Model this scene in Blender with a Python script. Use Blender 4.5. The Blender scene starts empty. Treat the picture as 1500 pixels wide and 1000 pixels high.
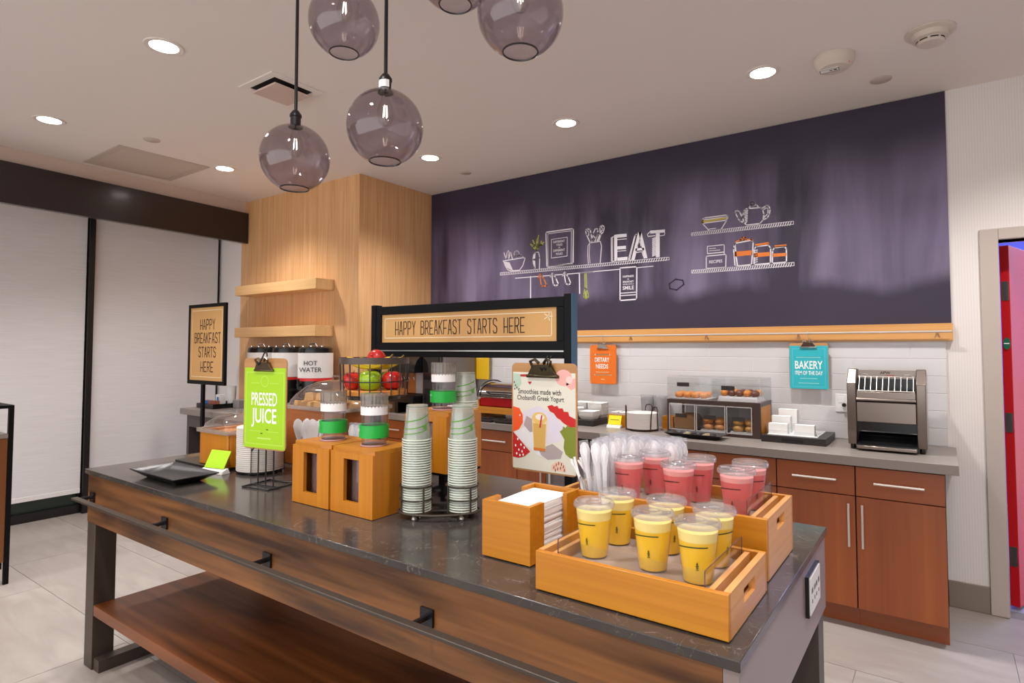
import bpy, math, random
from mathutils import Vector, Matrix
random.seed(7)
R = math.radians
scene = bpy.context.scene
COL = scene.collection

# ------------------------------------------------------------------ camera
cam_data = bpy.data.cameras.new('camera')
cam = bpy.data.objects.new('camera', cam_data)
COL.objects.link(cam)
yaw, pitch = R(35.1656), R(2.3564)
cam.location = (0, 0, 1.4865)
cam.rotation_euler = (R(90) + pitch, 0, yaw)
cam_data.sensor_width = 36
cam_data.lens = 871.06 / 1500 * 36
cam_data.shift_x = (750 - 765.31) / 1500
cam_data.shift_y = (474.36 - 500) / 1500
cam_data.clip_start = 0.02
scene.camera = cam

# ------------------------------------------------------------------ world, exposure
world = bpy.data.worlds.new('world')
scene.world = world
world.use_nodes = True
world.node_tree.nodes['Background'].inputs[0].default_value = (0.975, 0.985, 1.0, 1)
world.node_tree.nodes['Background'].inputs[1].default_value = 1.6
vs = scene.view_settings
vs.view_transform = 'Standard'
vs.look = 'None'
vs.exposure = 0.46
vs.gamma = 1.0
vs.use_curve_mapping = False
scene.cycles.transparent_max_bounces = 32
DOWNLIGHT_W = 30.0
DOWNLIGHT_COL = (1.0, 0.965, 0.94)

# ------------------------------------------------------------------ helpers: colour, materials
def lin(c):
    c = c / 255.0
    return c / 12.92 if c <= 0.04045 else ((c + 0.055) / 1.055) ** 2.4
def rgb(r, g, b):
    return (lin(r), lin(g), lin(b), 1.0)
MATS = {}
def base_mat(name):
    m = bpy.data.materials.new(name)
    m.use_nodes = True
    nt = m.node_tree
    return m, nt, nt.nodes['Principled BSDF']
def mat(name, col, rough=0.5, metal=0.0, vary=0.0, scale=20.0, emit=0.0, bump=0.0, stretch=(1, 1, 1), coat=0.0, spec=0.5, trans=0.0):
    if name in MATS:
        return MATS[name]
    m, nt, p = base_mat(name)
    c = rgb(*col)
    p.inputs['Base Color'].default_value = c
    p.inputs['Roughness'].default_value = rough
    p.inputs['Metallic'].default_value = metal
    p.inputs['Specular IOR Level'].default_value = spec
    p.inputs['Coat Weight'].default_value = coat
    p.inputs['Coat Roughness'].default_value = 0.1
    p.inputs['Transmission Weight'].default_value = trans
    if emit:
        p.inputs['Emission Color'].default_value = c
        p.inputs['Emission Strength'].default_value = emit
    if vary or bump:
        tc = nt.nodes.new('ShaderNodeTexCoord')
        mp = nt.nodes.new('ShaderNodeMapping')
        mp.inputs['Scale'].default_value = stretch
        n = nt.nodes.new('ShaderNodeTexNoise')
        n.inputs['Scale'].default_value = scale
        n.inputs['Detail'].default_value = 6
        nt.links.new(tc.outputs['Object'], mp.inputs['Vector'])
        nt.links.new(mp.outputs['Vector'], n.inputs['Vector'])
        if vary:
            mx = nt.nodes.new('ShaderNodeMix')
            mx.data_type = 'RGBA'
            mx.inputs['A'].default_value = tuple(max(0, v * (1 - vary)) for v in c[:3]) + (1,)
            mx.inputs['B'].default_value = tuple(min(1, v * (1 + vary)) for v in c[:3]) + (1,)
            nt.links.new(n.outputs['Fac'], mx.inputs['Factor'])
            nt.links.new(mx.outputs['Result'], p.inputs['Base Color'])
        if bump:
            b = nt.nodes.new('ShaderNodeBump')
            b.inputs['Strength'].default_value = bump
            b.inputs['Distance'].default_value = 0.003
            nt.links.new(n.outputs['Fac'], b.inputs['Height'])
            nt.links.new(b.outputs['Normal'], p.inputs['Normal'])
    MATS[name] = m
    return m
def wood(name, dark, light, axis='X', rough=0.4, fine=60.0, bands=4.0, contrast=(0.3, 0.7), coat=0.0, mid=0.55):
    """Stretched noise grain along one object axis."""
    if name in MATS:
        return MATS[name]
    m, nt, p = base_mat(name)
    tc = nt.nodes.new('ShaderNodeTexCoord')
    def grain(scale, squeeze, detail):
        mp = nt.nodes.new('ShaderNodeMapping')
        s = [1.0, 1.0, 1.0]
        s['XYZ'.index(axis)] = squeeze
        mp.inputs['Scale'].default_value = s
        n = nt.nodes.new('ShaderNodeTexNoise')
        n.inputs['Scale'].default_value = scale
        n.inputs['Detail'].default_value = detail
        n.inputs['Distortion'].default_value = 0.6
        nt.links.new(tc.outputs['Object'], mp.inputs['Vector'])
        nt.links.new(mp.outputs['Vector'], n.inputs['Vector'])
        return n
    a = grain(fine, 0.02, 5)
    b = grain(bands, 0.12, 4)
    mx = nt.nodes.new('ShaderNodeMath')
    mx.operation = 'MULTIPLY_ADD'
    mx.inputs[1].default_value = 1 - mid
    ml = nt.nodes.new('ShaderNodeMath')
    ml.operation = 'MULTIPLY'
    ml.inputs[1].default_value = mid
    nt.links.new(b.outputs['Fac'], ml.inputs[0])
    nt.links.new(a.outputs['Fac'], mx.inputs[0])
    nt.links.new(ml.outputs[0], mx.inputs[2])
    cr = nt.nodes.new('ShaderNodeValToRGB')
    cr.color_ramp.elements[0].position = contrast[0]
    cr.color_ramp.elements[0].color = rgb(*dark)
    cr.color_ramp.elements[1].position = contrast[1]
    cr.color_ramp.elements[1].color = rgb(*light)
    nt.links.new(mx.outputs[0], cr.inputs['Fac'])
    nt.links.new(cr.outputs['Color'], p.inputs['Base Color'])
    p.inputs['Roughness'].default_value = rough
    p.inputs['Coat Weight'].default_value = coat
    p.inputs['Coat Roughness'].default_value = 0.15
    MATS[name] = m
    return m
def clear(name, tint=(235, 238, 238), gloss=0.10, rough=0.04, haze=0.0, haze_col=(235, 235, 235)):
    """Thin clear plastic / glass sheet: tinted transmission, Fresnel gloss, a little milky haze."""
    if name in MATS:
        return MATS[name]
    m = bpy.data.materials.new(name)
    m.use_nodes = True
    nt = m.node_tree
    nt.nodes.clear()
    out = nt.nodes.new('ShaderNodeOutputMaterial')
    tr = nt.nodes.new('ShaderNodeBsdfTransparent')
    tr.inputs['Color'].default_value = rgb(*tint)
    gl = nt.nodes.new('ShaderNodeBsdfGlossy')
    gl.inputs['Roughness'].default_value = rough
    lw = nt.nodes.new('ShaderNodeLayerWeight')   # sheet gloss rises towards the edges, both faces alike
    lw.inputs['Blend'].default_value = 0.5
    pw = nt.nodes.new('ShaderNodeMath')
    pw.operation = 'POWER'
    pw.inputs[1].default_value = 3.5
    ad = nt.nodes.new('ShaderNodeMath')
    ad.operation = 'MULTIPLY_ADD'
    ad.inputs[1].default_value = gloss * 5
    ad.inputs[2].default_value = gloss * 0.35
    mx = nt.nodes.new('ShaderNodeMixShader')
    nt.links.new(lw.outputs['Facing'], pw.inputs[0])
    nt.links.new(pw.outputs[0], ad.inputs[0])
    nt.links.new(ad.outputs[0], mx.inputs[0])
    last = tr
    if haze:
        df = nt.nodes.new('ShaderNodeBsdfDiffuse')
        df.inputs['Color'].default_value = rgb(*haze_col)
        hz = nt.nodes.new('ShaderNodeMixShader')
        hz.inputs[0].default_value = haze
        nt.links.new(tr.outputs[0], hz.inputs[1])
        nt.links.new(df.outputs[0], hz.inputs[2])
        last = hz
    nt.links.new(last.outputs[0], mx.inputs[1])
    nt.links.new(gl.outputs[0], mx.inputs[2])
    nt.links.new(mx.outputs[0], out.inputs['Surface'])
    MATS[name] = m
    return m
def emitter(name, col, strength):
    if name in MATS:
        return MATS[name]
    m, nt, p = base_mat(name)
    p.inputs['Base Color'].default_value = rgb(*col)
    p.inputs['Emission Color'].default_value = rgb(*col)
    p.inputs['Emission Strength'].default_value = strength
    MATS[name] = m
    return m

# ------------------------------------------------------------------ helpers: objects
def tag(o, label=None, cat=None, group=None, kind=None):
    if label: o['label'] = label
    if cat: o['category'] = cat
    if group: o['group'] = group
    if kind: o['kind'] = kind
    return o
def thing(name, label, cat, loc=(0, 0, 0), rz=0.0, group=None):
    o = bpy.data.objects.new(name, None)
    o.empty_display_size = 0.05
    COL.objects.link(o)
    o.location = loc
    o.rotation_euler = (0, 0, rz)
    return tag(o, label, cat, group)
def dup(root, loc=None, rz=None, label=None, group=None):
    r = root.copy()
    COL.objects.link(r)
    if loc is not None: r.location = loc
    if rz is not None: r.rotation_euler = (0, 0, rz)
    if label: r['label'] = label
    if group: r['group'] = group
    for ch in list(root.children):
        c = ch.copy()
        COL.objects.link(c)
        c.parent = r
        for g in list(ch.children):
            d = g.copy()
            COL.objects.link(d)
            d.parent = c
    return r
class MB:
    def __init__(self):
        self.v = []
        self.f = []
    def add(self, vs, fs):
        b = len(self.v)
        self.v += [tuple(p) for p in vs]
        self.f += [tuple(b + i for i in f) for f in fs]
        return self
    def box(self, x0, x1, y0, y1, z0, z1):
        return self.add([(x0, y0, z0), (x1, y0, z0), (x1, y1, z0), (x0, y1, z0), (x0, y0, z1), (x1, y0, z1), (x1, y1, z1), (x0, y1, z1)],
                        [(0, 3, 2, 1), (4, 5, 6, 7), (0, 1, 5, 4), (1, 2, 6, 5), (2, 3, 7, 6), (3, 0, 4, 7)])
    def hexa(self, bot, top):
        """Eight corner points: four bottom (counter-clockwise from above), four top."""
        return self.add(list(bot) + list(top), [(0, 3, 2, 1), (4, 5, 6, 7), (0, 1, 5, 4), (1, 2, 6, 5), (2, 3, 7, 6), (3, 0, 4, 7)])
    def cyl(self, p0, p1, r0, r1=None, n=16, caps=True):
        r1 = r0 if r1 is None else r1
        p0, p1 = Vector(p0), Vector(p1)
        d = (p1 - p0).normalized()
        a = d.orthogonal().normalized()
        b = d.cross(a)
        vs = []
        for p, r in ((p0, r0), (p1, r1)):
            for i in range(n):
                t = 2 * math.pi * i / n
                vs.append(p + a * r * math.cos(t) + b * r * math.sin(t))
        fs = [(i, (i + 1) % n, n + (i + 1) % n, n + i) for i in range(n)]
        if caps:
            fs += [tuple(reversed(range(n))), tuple(range(n, 2 * n))]
        return self.add(vs, fs)
    def tube(self, pts, r, n=6, closed=False):
        pts = [Vector(p) for p in pts]
        k = len(pts)
        vs, fs = [], []
        prev = None
        for i, p in enumerate(pts):
            q0 = pts[i - 1] if (i or closed) else p
            q1 = pts[(i + 1) % k] if (i < k - 1 or closed) else p
            d = (q1 - q0).normalized()
            a = prev - d * prev.dot(d) if prev else d.orthogonal()
            if a.length < 1e-6: a = d.orthogonal()
            a.normalize()
            prev = a
            b = d.cross(a)
            for j in range(n):
                t = 2 * math.pi * j / n
                vs.append(p + a * r * math.cos(t) + b * r * math.sin(t))
        m = k if closed else k - 1
        for i in range(m):
            o, o2 = i * n, ((i + 1) % k) * n
            for j in range(n):
                fs.append((o + j, o + (j + 1) % n, o2 + (j + 1) % n, o2 + j))
        if not closed:
            fs += [tuple(reversed(range(n))), tuple(range((k - 1) * n, k * n))]
        return self.add(vs, fs)
    def lathe(self, prof, n=24, c=(0, 0, 0), closed=False, sx=1.0, sy=1.0):
        """Revolve (r, z) points about Z. closed=True joins last to first (a shell)."""
        vs, fs = [], []
        k = len(prof)
        for r, z in prof:
            for j in range(n):
                t = 2 * math.pi * j / n
                vs.append((c[0] + r * sx * math.cos(t), c[1] + r * sy * math.sin(t), c[2] + z))
        for i in range(k if closed else k - 1):
            o, o2 = i * n, ((i + 1) % k) * n
            for j in range(n):
                fs.append((o + j, o + (j + 1) % n, o2 + (j + 1) % n, o2 + j))
        if not closed:
            if prof[0][0] > 1e-5: fs.append(tuple(reversed(range(n))))
            if prof[-1][0] > 1e-5: fs.append(tuple(range((k - 1) * n, k * n)))
        return self.add(vs, fs)
    def prism(self, poly, org, right, up, depth):
        """2D polygon in the plane (org, right, up), extruded by vector depth."""
        org, right, up, depth = Vector(org), Vector(right), Vector(up), Vector(depth)
        n = len(poly)
        a = [org + right * x + up * y for x, y in poly]
        return self.add(a + [p + depth for p in a], [tuple(range(n)), tuple(reversed(range(n, 2 * n)))] + [((i + 1) % n, i, n + i, n + (i + 1) % n) for i in range(n)])
    def ribbon(self, pts, w, org, right, up):
        org, right, up = Vector(org), Vector(right), Vector(up)
        for (x0, y0), (x1, y1) in zip(pts[:-1], pts[1:]):
            dx, dy = x1 - x0, y1 - y0
            l = math.hypot(dx, dy)
            if l < 1e-6: continue
            dx, dy = dx / l * w / 2, dy / l * w / 2
            q = [(x0 - dx + dy, y0 - dy - dx), (x1 + dx + dy, y1 + dy - dx), (x1 + dx - dy, y1 + dy + dx), (x0 - dx - dy, y0 - dy + dx)]
            self.add([org + right * x + up * y for x, y in q], [(0, 1, 2, 3)])
        return self
    def poly(self, pts, org, right, up):
        org, right, up = Vector(org), Vector(right), Vector(up)
        return self.add([org + right * x + up * y for x, y in pts], [tuple(range(len(pts)))])
    def sphere(self, c, r, n=16, m=10, sx=1, sy=1, sz=1):
        prof = [(max(1e-6, r * math.sin(math.pi * i / m)), -r * math.cos(math.pi * i / m)) for i in range(m + 1)]
        b = len(self.v)
        self.lathe(prof, n)
        for i in range(b, len(self.v)):
            x, y, z = self.v[i]
            self.v[i] = (c[0] + x * sx, c[1] + y * sy, c[2] + z * sz)
        return self
    def mesh(self, name, m, angle=35):
        me = bpy.data.meshes.new(name)
        me.from_pydata(self.v, [], self.f)
        me.validate()
        me.materials.append(m)
        me.polygons.foreach_set('use_smooth', [True] * len(me.polygons))
        me.set_sharp_from_angle(angle=R(angle))
        me.update()
        return me
    def build(self, name, m, parent=None, bevel=0.0, angle=35, loc=None, rot=None):
        o = bpy.data.objects.new(name, self.mesh(name, m, angle))
        COL.objects.link(o)
        if parent: o.parent = parent
        if loc is not None: o.location = loc
        if rot is not None: o.rotation_euler = rot
        if bevel:
            b = o.modifiers.new('bevel', 'BEVEL')
            b.width = bevel
            b.segments = 2
            b.limit_method = 'ANGLE'
            b.angle_limit = R(40)
        return o
def B(*a): return MB().box(*a)
def clone(o, parent=None, loc=None, rot=None):
    c = o.copy()
    COL.objects.link(c)
    if parent is not None: c.parent = parent
    if loc is not None: c.location = loc
    if rot is not None: c.rotation_euler = rot
    return c
def lettering(body, m, parent, org, right, up, height, width=None, bold=0.0, name='lettering', spacing=1.0):
    """Printed text as a flat mesh centred on org; fitted to the given height (capitals) and width."""
    cu = bpy.data.curves.new('text', 'FONT')
    cu.body = body
    cu.align_x = 'CENTER'
    cu.size = 1.0
    cu.offset = bold
    cu.space_character = spacing
    cu.resolution_u = 3
    tmp = bpy.data.objects.new('text', cu)
    COL.objects.link(tmp)
    bpy.context.view_layer.update()
    me = bpy.data.meshes.new_from_object(tmp.evaluated_get(bpy.context.evaluated_depsgraph_get()))
    bpy.data.objects.remove(tmp)
    bpy.data.curves.remove(cu)
    xs = [v.co.x for v in me.vertices]
    ys = [v.co.y for v in me.vertices]
    x0, x1, y0, y1 = min(xs), max(xs), min(ys), max(ys)
    sy = height / (y1 - y0)
    sx = width / (x1 - x0) if width else sy
    org, right, up = Vector(org), Vector(right), Vector(up)
    for v in me.vertices:
        v.co = org + right * ((v.co.x - (x0 + x1) / 2) * sx) + up * ((v.co.y - (y0 + y1) / 2) * sy)
    me.name = name
    me.materials.clear()
    me.materials.append(m)
    o = bpy.data.objects.new(name, me)
    COL.objects.link(o)
    if parent: o.parent = parent
    return o
STROKES = {  # narrow single-line capitals, box 0..0.5 x 0..1
    'H': [[(0, 0), (0, 1)], [(.5, 0), (.5, 1)], [(0, .4), (.5, .4)]],
    'A': [[(0, 0), (.2, 1), (.3, 1), (.5, 0)], [(.07, .3), (.43, .3)]],
    'P': [[(0, 0), (0, 1), (.35, 1), (.5, .88), (.5, .58), (.35, .45), (0, .45)]],
    'Y': [[(0, 1), (.25, .5), (.5, 1)], [(.25, .5), (.25, 0)]],
    'B': [[(0, 0), (0, 1), (.35, 1), (.47, .9), (.47, .65), (.35, .55), (0, .55)], [(.35, .55), (.5, .42), (.5, .12), (.35, 0), (0, 0)]],
    'R': [[(0, 0), (0, 1), (.35, 1), (.5, .88), (.5, .58), (.35, .45), (0, .45)], [(.25, .45), (.5, 0)]],
    'E': [[(.5, 1), (0, 1), (0, 0), (.5, 0)], [(0, .45), (.4, .45)]],
    'K': [[(0, 0), (0, 1)], [(.5, 1), (0, .4)], [(.15, .58), (.5, 0)]],
    'F': [[(.5, 1), (0, 1), (0, 0)], [(0, .42), (.4, .42)]],
    'S': [[(.5, .85), (.4, 1), (.1, 1), (0, .87), (0, .68), (.1, .57), (.4, .45), (.5, .33), (.5, .13), (.4, 0), (.1, 0), (0, .15)]],
    'T': [[(0, 1), (.5, 1)], [(.25, 1), (.25, 0)]],
}
def stroke_words(body, m, parent, org, right, up, height, width, w):
    """One printed part per word."""
    n = len(body)
    adv = width / (n * 0.75 - 0.25)
    i = 0
    for word in body.split(' '):
        k = len(word)
        x0 = -width / 2 + i * 0.75 * adv
        ww = (k * 0.75 - 0.25) * adv
        c = Vector(org) + Vector(right) * (x0 + ww / 2)
        stroke_text(MB(), word, c, right, up, height, ww, w).build('lettering', m, parent)
        i += k + 1
def stroke_text(mb, body, org, right, up, height, width, w):
    n = len(body)
    adv = width / (n * 0.75 - 0.25)
    x = -width / 2
    for ch in body:
        for s in STROKES.get(ch, []):
            mb.ribbon([(x + px * adv, (py - .5) * height) for px, py in s], w, org, right, up)
        x += 0.75 * adv
    return mb

# ------------------------------------------------------------------ common materials
M_ceil = mat('ceiling_paint', (234, 224, 217), 0.9, vary=0.02, scale=3)
M_soffit = mat('soffit_wallpaper', (205, 185, 172), 0.85)
M_floor_grout = mat('floor_grout', (122, 114, 108), 0.8)
M_black = mat('black_metal', (22, 21, 22), 0.38, vary=0.1)
M_blackgloss = mat('black_plastic', (16, 16, 18), 0.25)
M_white = mat('white_plastic', (232, 230, 228), 0.4)
M_paper = mat('white_paper', (236, 234, 232), 0.75)
M_steel = mat('brushed_steel', (178, 174, 170), 0.32, 1.0, vary=0.06, scale=60, stretch=(1, 1, 30))
M_chrome = mat('chrome', (205, 203, 200), 0.12, 1.0)
M_nickel = mat('satin_nickel', (214, 206, 198), 0.35, 0.6)
M_grey_counter = mat('grey_laminate_counter', (133, 124, 118), 0.35, vary=0.05, scale=40)
M_kraft = mat('kraft_board', (206, 158, 98), 0.7, vary=0.03, scale=60)
M_clip_board = wood('clipboard_hardboard', (170, 120, 72), (196, 146, 94), 'X', 0.6, 90, 8)
M_honey = wood('honey_birch_X', (176, 104, 12), (208, 138, 28), 'X', 0.42, 70, 5, coat=0.15)
M_honey_z = wood('honey_birch_Z', (180, 104, 12), (208, 134, 26), 'Z', 0.42, 70, 5, coat=0.15)
M_honey_y = wood('honey_birch_Y', (196, 132, 66), (226, 168, 100), 'Y', 0.42, 70, 5, coat=0.15)
M_clear = clear('clear_acrylic', (251, 252, 252), 0.07, 0.03, 0.01)
M_edge = mat('acrylic_edge', (92, 70, 84), 0.2)
M_ink_dark = mat('dark_brown_ink', (62, 40, 26), 0.6)
M_ink_white = mat('white_ink', (244, 244, 240), 0.6)
M_ink_green = mat('dark_green_ink', (74, 92, 26), 0.5)

def wallpaper(name, a, b, stripe=90.0, rough=0.8):
    """Vertical fine stripes along world X (object coordinates)."""
    m, nt, p = base_mat(name)
    tc = nt.nodes.new('ShaderNodeTexCoord')
    w = nt.nodes.new('ShaderNodeTexWave')
    w.wave_type = 'BANDS'
    w.bands_direction = 'X'
    w.inputs['Scale'].default_value = stripe / 6.28
    w.inputs['Distortion'].default_value = 1.2
    w.inputs['Detail'].default_value = 2
    mx = nt.nodes.new('ShaderNodeMix')
    mx.data_type = 'RGBA'
    mx.inputs['A'].default_value = rgb(*a)
    mx.inputs['B'].default_value = rgb(*b)
    nt.links.new(tc.outputs['Object'], w.inputs['Vector'])
    nt.links.new(w.outputs['Fac'], mx.inputs['Factor'])
    nt.links.new(mx.outputs['Result'], p.inputs['Base Color'])
    p.inputs['Roughness'].default_value = rough
    return m
M_wallpaper = wallpaper('striped_wallpaper', (220, 212, 208), (228, 220, 216), 150)

# ------------------------------------------------------------------ floor
CEIL = 3.015
WALL_Y = 4.2885
floor = tag(B(-7.2, 2.6, -3.2, WALL_Y + 0.12, -0.12, -0.003).build('floor', M_floor_grout), kind='structure')
def stone(name, a, b):
    m, nt, p = base_mat(name)
    tc = nt.nodes.new('ShaderNodeTexCoord')
    mp = nt.nodes.new('ShaderNodeMapping')
    mp.inputs['Scale'].default_value = (0.7, 2.6, 1)
    mp.inputs['Rotation'].default_value = (0, 0, 0.25)
    n = nt.nodes.new('ShaderNodeTexNoise')
    n.inputs['Scale'].default_value = 2.6
    n.inputs['Detail'].default_value = 8
    n.inputs['Roughness'].default_value = 0.6
    n.inputs['Distortion'].default_value = 1.0
    cr = nt.nodes.new('ShaderNodeValToRGB')
    cr.color_ramp.elements[0].position = 0.3
    cr.color_ramp.elements[0].color = rgb(*a)
    cr.color_ramp.elements[1].position = 0.7
    cr.color_ramp.elements[1].color = rgb(*b)
    nt.links.new(tc.outputs['Object'], mp.inputs['Vector'])
    nt.links.new(mp.outputs['Vector'], n.inputs['Vector'])
    nt.links.new(n.outputs['Fac'], cr.inputs['Fac'])
    nt.links.new(cr.outputs['Color'], p.inputs['Base Color'])
    p.inputs['Roughness'].default_value = 0.42
    return m
M_tiles = [stone('floor_stone_%s' % n, a, b) for n, a, b in (('warm', (142, 132, 125), (160, 151, 144)), ('mid', (140, 131, 125), (158, 150, 144)), ('cool', (138, 130, 125), (156, 149, 144)))]
TW, TH = 1.22, 0.61
tile_me = [B(0.0015, TW - 0.0015, 0.0015, TH - 0.0015, -0.010, 0.0).mesh('tile', m) for m in M_tiles]
row = 0
y = -0.47
while y < WALL_Y - 0.01:
    x = 0.25 - TW * 6 + (TW / 2 if row % 2 else 0)
    while x < 2.4:
        if y + TH > WALL_Y:  # cut row at the wall
            o = bpy.data.objects.new('tile', B(0.0015, TW - 0.0015, 0.0015, WALL_Y - y, -0.010, 0.0).mesh('tile', random.choice(M_tiles)))
        else:
            o = bpy.data.objects.new('tile', random.choice(tile_me))
        COL.objects.link(o)
        o.parent = floor
        o.location = (x, y, 0)
        x += TW
    y += TH
    row += 1

# ------------------------------------------------------------------ ceiling
ceiling = tag(B(-7.2, 2.6, -3.2, WALL_Y + 0.12, CEIL, CEIL + 0.12).build('ceiling', M_ceil), kind='structure')

# ------------------------------------------------------------------ back wall with door opening
DX0, DX1, DZ = 0.275, 1.22, 2.10
wb = MB()
wb.box(-4.2, DX0, WALL_Y, WALL_Y + 0.12, 0, CEIL)
wb.box(DX1, 2.6, WALL_Y, WALL_Y + 0.12, 0, CEIL)
wb.box(DX0, DX1, WALL_Y, WALL_Y + 0.12, DZ, CEIL)
tag(wb.build('wall_back', M_wallpaper), kind='structure')
tag(B(2.5, 2.6, -3.2, WALL_Y, 0.0, CEIL).build('wall_right_blocker', M_wallpaper), kind='structure')  # unseen wall, added to cut the ambient light from the right
M_base = mat('taupe_baseboard', (134, 118, 106), 0.5)
tag(B(0.0, DX0 - 0.085, WALL_Y - 0.014, WALL_Y - 0.0005, 0.0005, 0.15).build('baseboard_back', M_base, bevel=0.003), kind='structure')
M_frame = mat('taupe_door_frame', (184, 170, 160), 0.45)
df = MB()
df.box(DX0 - 0.085, DX0, WALL_Y - 0.02, WALL_Y + 0.14, 0.001, DZ + 0.065)
df.box(DX1, DX1 + 0.085, WALL_Y - 0.02, WALL_Y + 0.14, 0.001, DZ + 0.065)
df.box(DX0, DX1, WALL_Y - 0.02, WALL_Y + 0.14, DZ, DZ + 0.065)
tag(df.build('trim_1', M_frame, bevel=0.004), kind='structure')
# open red door, swung away from us into the next room
M_red = mat('red_door_paint', (196, 12, 22), 0.4, coat=0.0)
door = tag(thing('door_1', 'open red door with steel hinges seen edge-on in the doorway', 'door', (DX0 + 0.012, WALL_Y + 0.15, 0), R(-18)), kind='structure')
del door['category']
B(0, 0.045, 0, 0.90, 0.02, DZ - 0.015).build('door_panel', M_red, door, bevel=0.002)
wf = B(0.0455, 0.052, 0.30, 0.62, 0.92, 1.72).build('window_frame', mat('teal_rim', (62, 120, 140), 0.35), door)
B(0.0521, 0.053, 0.32, 0.60, 0.94, 1.70).build('pane', mat('dark_lite_glass', (10, 14, 24), 0.15), door)
for z in (0.30, 1.06, 1.82):
    B(0.006, 0.040, -0.004, 0.0, z - 0.055, z + 0.055).build('hinge', M_steel, door)
bg = MB().lathe([(0.001, -.003), (.017, -.003), (.017, .003), (.001, .003)], 20, sy=1)
bo = bg.build('badge', mat('green_badge', (28, 108, 82), 0.4), door, loc=(0.024, -0.004, 1.515), rot=(R(90), 0, 0))
bo.scale = (1, 2.0, 1)
B(-0.012, 0.012, -0.0006, 0, -0.003, 0.003).build('badge_print', M_ink_white, door, loc=(0.024, -0.0075, 1.515))
# room beyond the doorway, its blue-violet light put into wall and ceiling colours
M_purple = mat('blue_light_wall', (120, 120, 214), 0.7)
M_magenta = mat('mauve_light_wall', (150, 70, 150), 0.7)
rb = MB()
rb.box(-0.2, 2.6, 7.4, 7.5, 1.25, 2.7)
tag(rb.build('wall_beyond', M_purple), kind='structure')
tag(B(-0.2, 2.6, 7.4, 7.5, 0, 1.25).build('wall_beyond_lower', M_magenta), kind='structure')
tag(B(-0.3, -0.2, WALL_Y + 0.12, 7.5, 0, 2.7).build('wall_beyond_left', M_purple), kind='structure')
tag(B(-0.3, 2.6, WALL_Y + 0.12, 7.5, -0.1, -0.001).build('floor_beyond', mat('grey_blue_floor', (150, 152, 165), 0.4, vary=0.05, scale=4)), kind='structure')
tag(B(-0.3, 2.6, WALL_Y + 0.12, 7.5, 2.7, 2.8).build('ceiling_beyond', mat('cool_ceiling', (198, 216, 232), 0.8)), kind='structure')
lamp = bpy.data.lights.new('beyond_light', 'AREA')
lamp.shape = 'RECTANGLE'
lamp.size, lamp.size_y = 1.2, 0.6
lamp.energy = 48
lamp.color = (0.42, 0.5, 1.0)
fx = thing('ceiling_panel_light', 'cool white panel light on the ceiling beyond the doorway', 'light', (1.2, 6.0, 2.7))
B(-0.6, 0.6, -0.3, 0.3, -0.03, -0.0005).build('diffuser', emitter('cool_diffuser', (214, 230, 255), 2.0), fx)
lo = bpy.data.objects.new('panel_glow', lamp)
COL.objects.link(lo)
lo.parent = fx
lo.location = (0, 0, -0.04)

# ------------------------------------------------------------------ wood clad column, left soffit, window wall
M_veneer = wood('oak_veneer', (198, 146, 94), (232, 184, 134), 'Z', 0.5, 80, 9, (0.32, 0.68), mid=0.35)
M_veneer_d = wood('oak_veneer_side', (150, 106, 66), (182, 136, 92), 'Z', 0.5, 75, 9, (0.25, 0.75), mid=0.4)
COLX0, COLX1, COLY = -6.0, -4.124, 3.383
tag(B(COLX0, COLX1, COLY, WALL_Y + 0.12, 0.001, CEIL - 0.0005).build('wall_wood_column', M_veneer), kind='structure')
SOFX = -5.93
SK = 0.085   # the soffit runs slightly askew to the column
def skew(x, y): return x + (COLY - y) * SK
def skew_box(x0, x1, y0, y1, z0, z1):
    p = [(skew(x0, y0), y0), (skew(x1, y0), y0), (skew(x1, y1), y1), (skew(x0, y1), y1)]
    return MB().hexa([(a, b, z0) for a, b in p], [(a, b, z1) for a, b in p])
tag(skew_box(SOFX - 0.10, SOFX, -3.2, COLY, 2.60, CEIL - 0.0005).build('wall_left_soffit', M_soffit), kind='structure')
tag(B(-6.9, COLX0, COLY, WALL_Y + 0.12, 0.001, CEIL - 0.0005).build('wall_left_return', M_wallpaper), kind='structure')
M_wenge = wood('dark_stained_wood', (16, 8, 8), (36, 16, 13), 'Y', 0.3, 50, 5, coat=0.35)
tag(skew_box(SOFX + 0.0005, SOFX + 0.06, -3.2, COLY - 0.001, 2.575, 2.89).build('trim_2', M_wenge, bevel=0.003), kind='structure')
WINX = -6.50
M_night = clear('night_window_glass', (70, 96, 84), 0.14, 0.02, 0.45, (70, 96, 80))
M_mull = mat('black_window_frame', (18, 17, 18), 0.35)
for i, (y0, y1) in enumerate(((-0.2, 2.165), (2.165, 3.375))):
    w = thing('window_%d' % (i + 1), None, None, (WINX, y0, 0))
    w['kind'] = 'structure'
    w['label'] = ('wide black-framed window left of the mullion, shade down', 'narrower black-framed window beside the wood column, shade down')[i]
    L = y1 - y0
    fr = MB()
    fr.box(0, 0.08, 0.03, L - 0.03, 0.001, 0.075)
    fr.box(0, 0.08, 0.03, L - 0.03, 2.93, 2.98)
    fr.box(0, 0.08, 0, 0.03, 0.001, 2.98)
    fr.box(0, 0.08, L - 0.03 if i == 0 else L - 0.012, L, 0.001, 2.98)
    fr.build('window_frame', M_mull, w)
    B(0.02, 0.028, 0.03, L - 0.03, 0.075, 2.93).build('pane', M_night, w)
tag(B(-6.9, WINX - 0.12, -3.2, COLY, 0, CEIL).build('wall_left', mat('dark_exterior_wall', (34, 42, 38), 0.9)), kind='structure')
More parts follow.
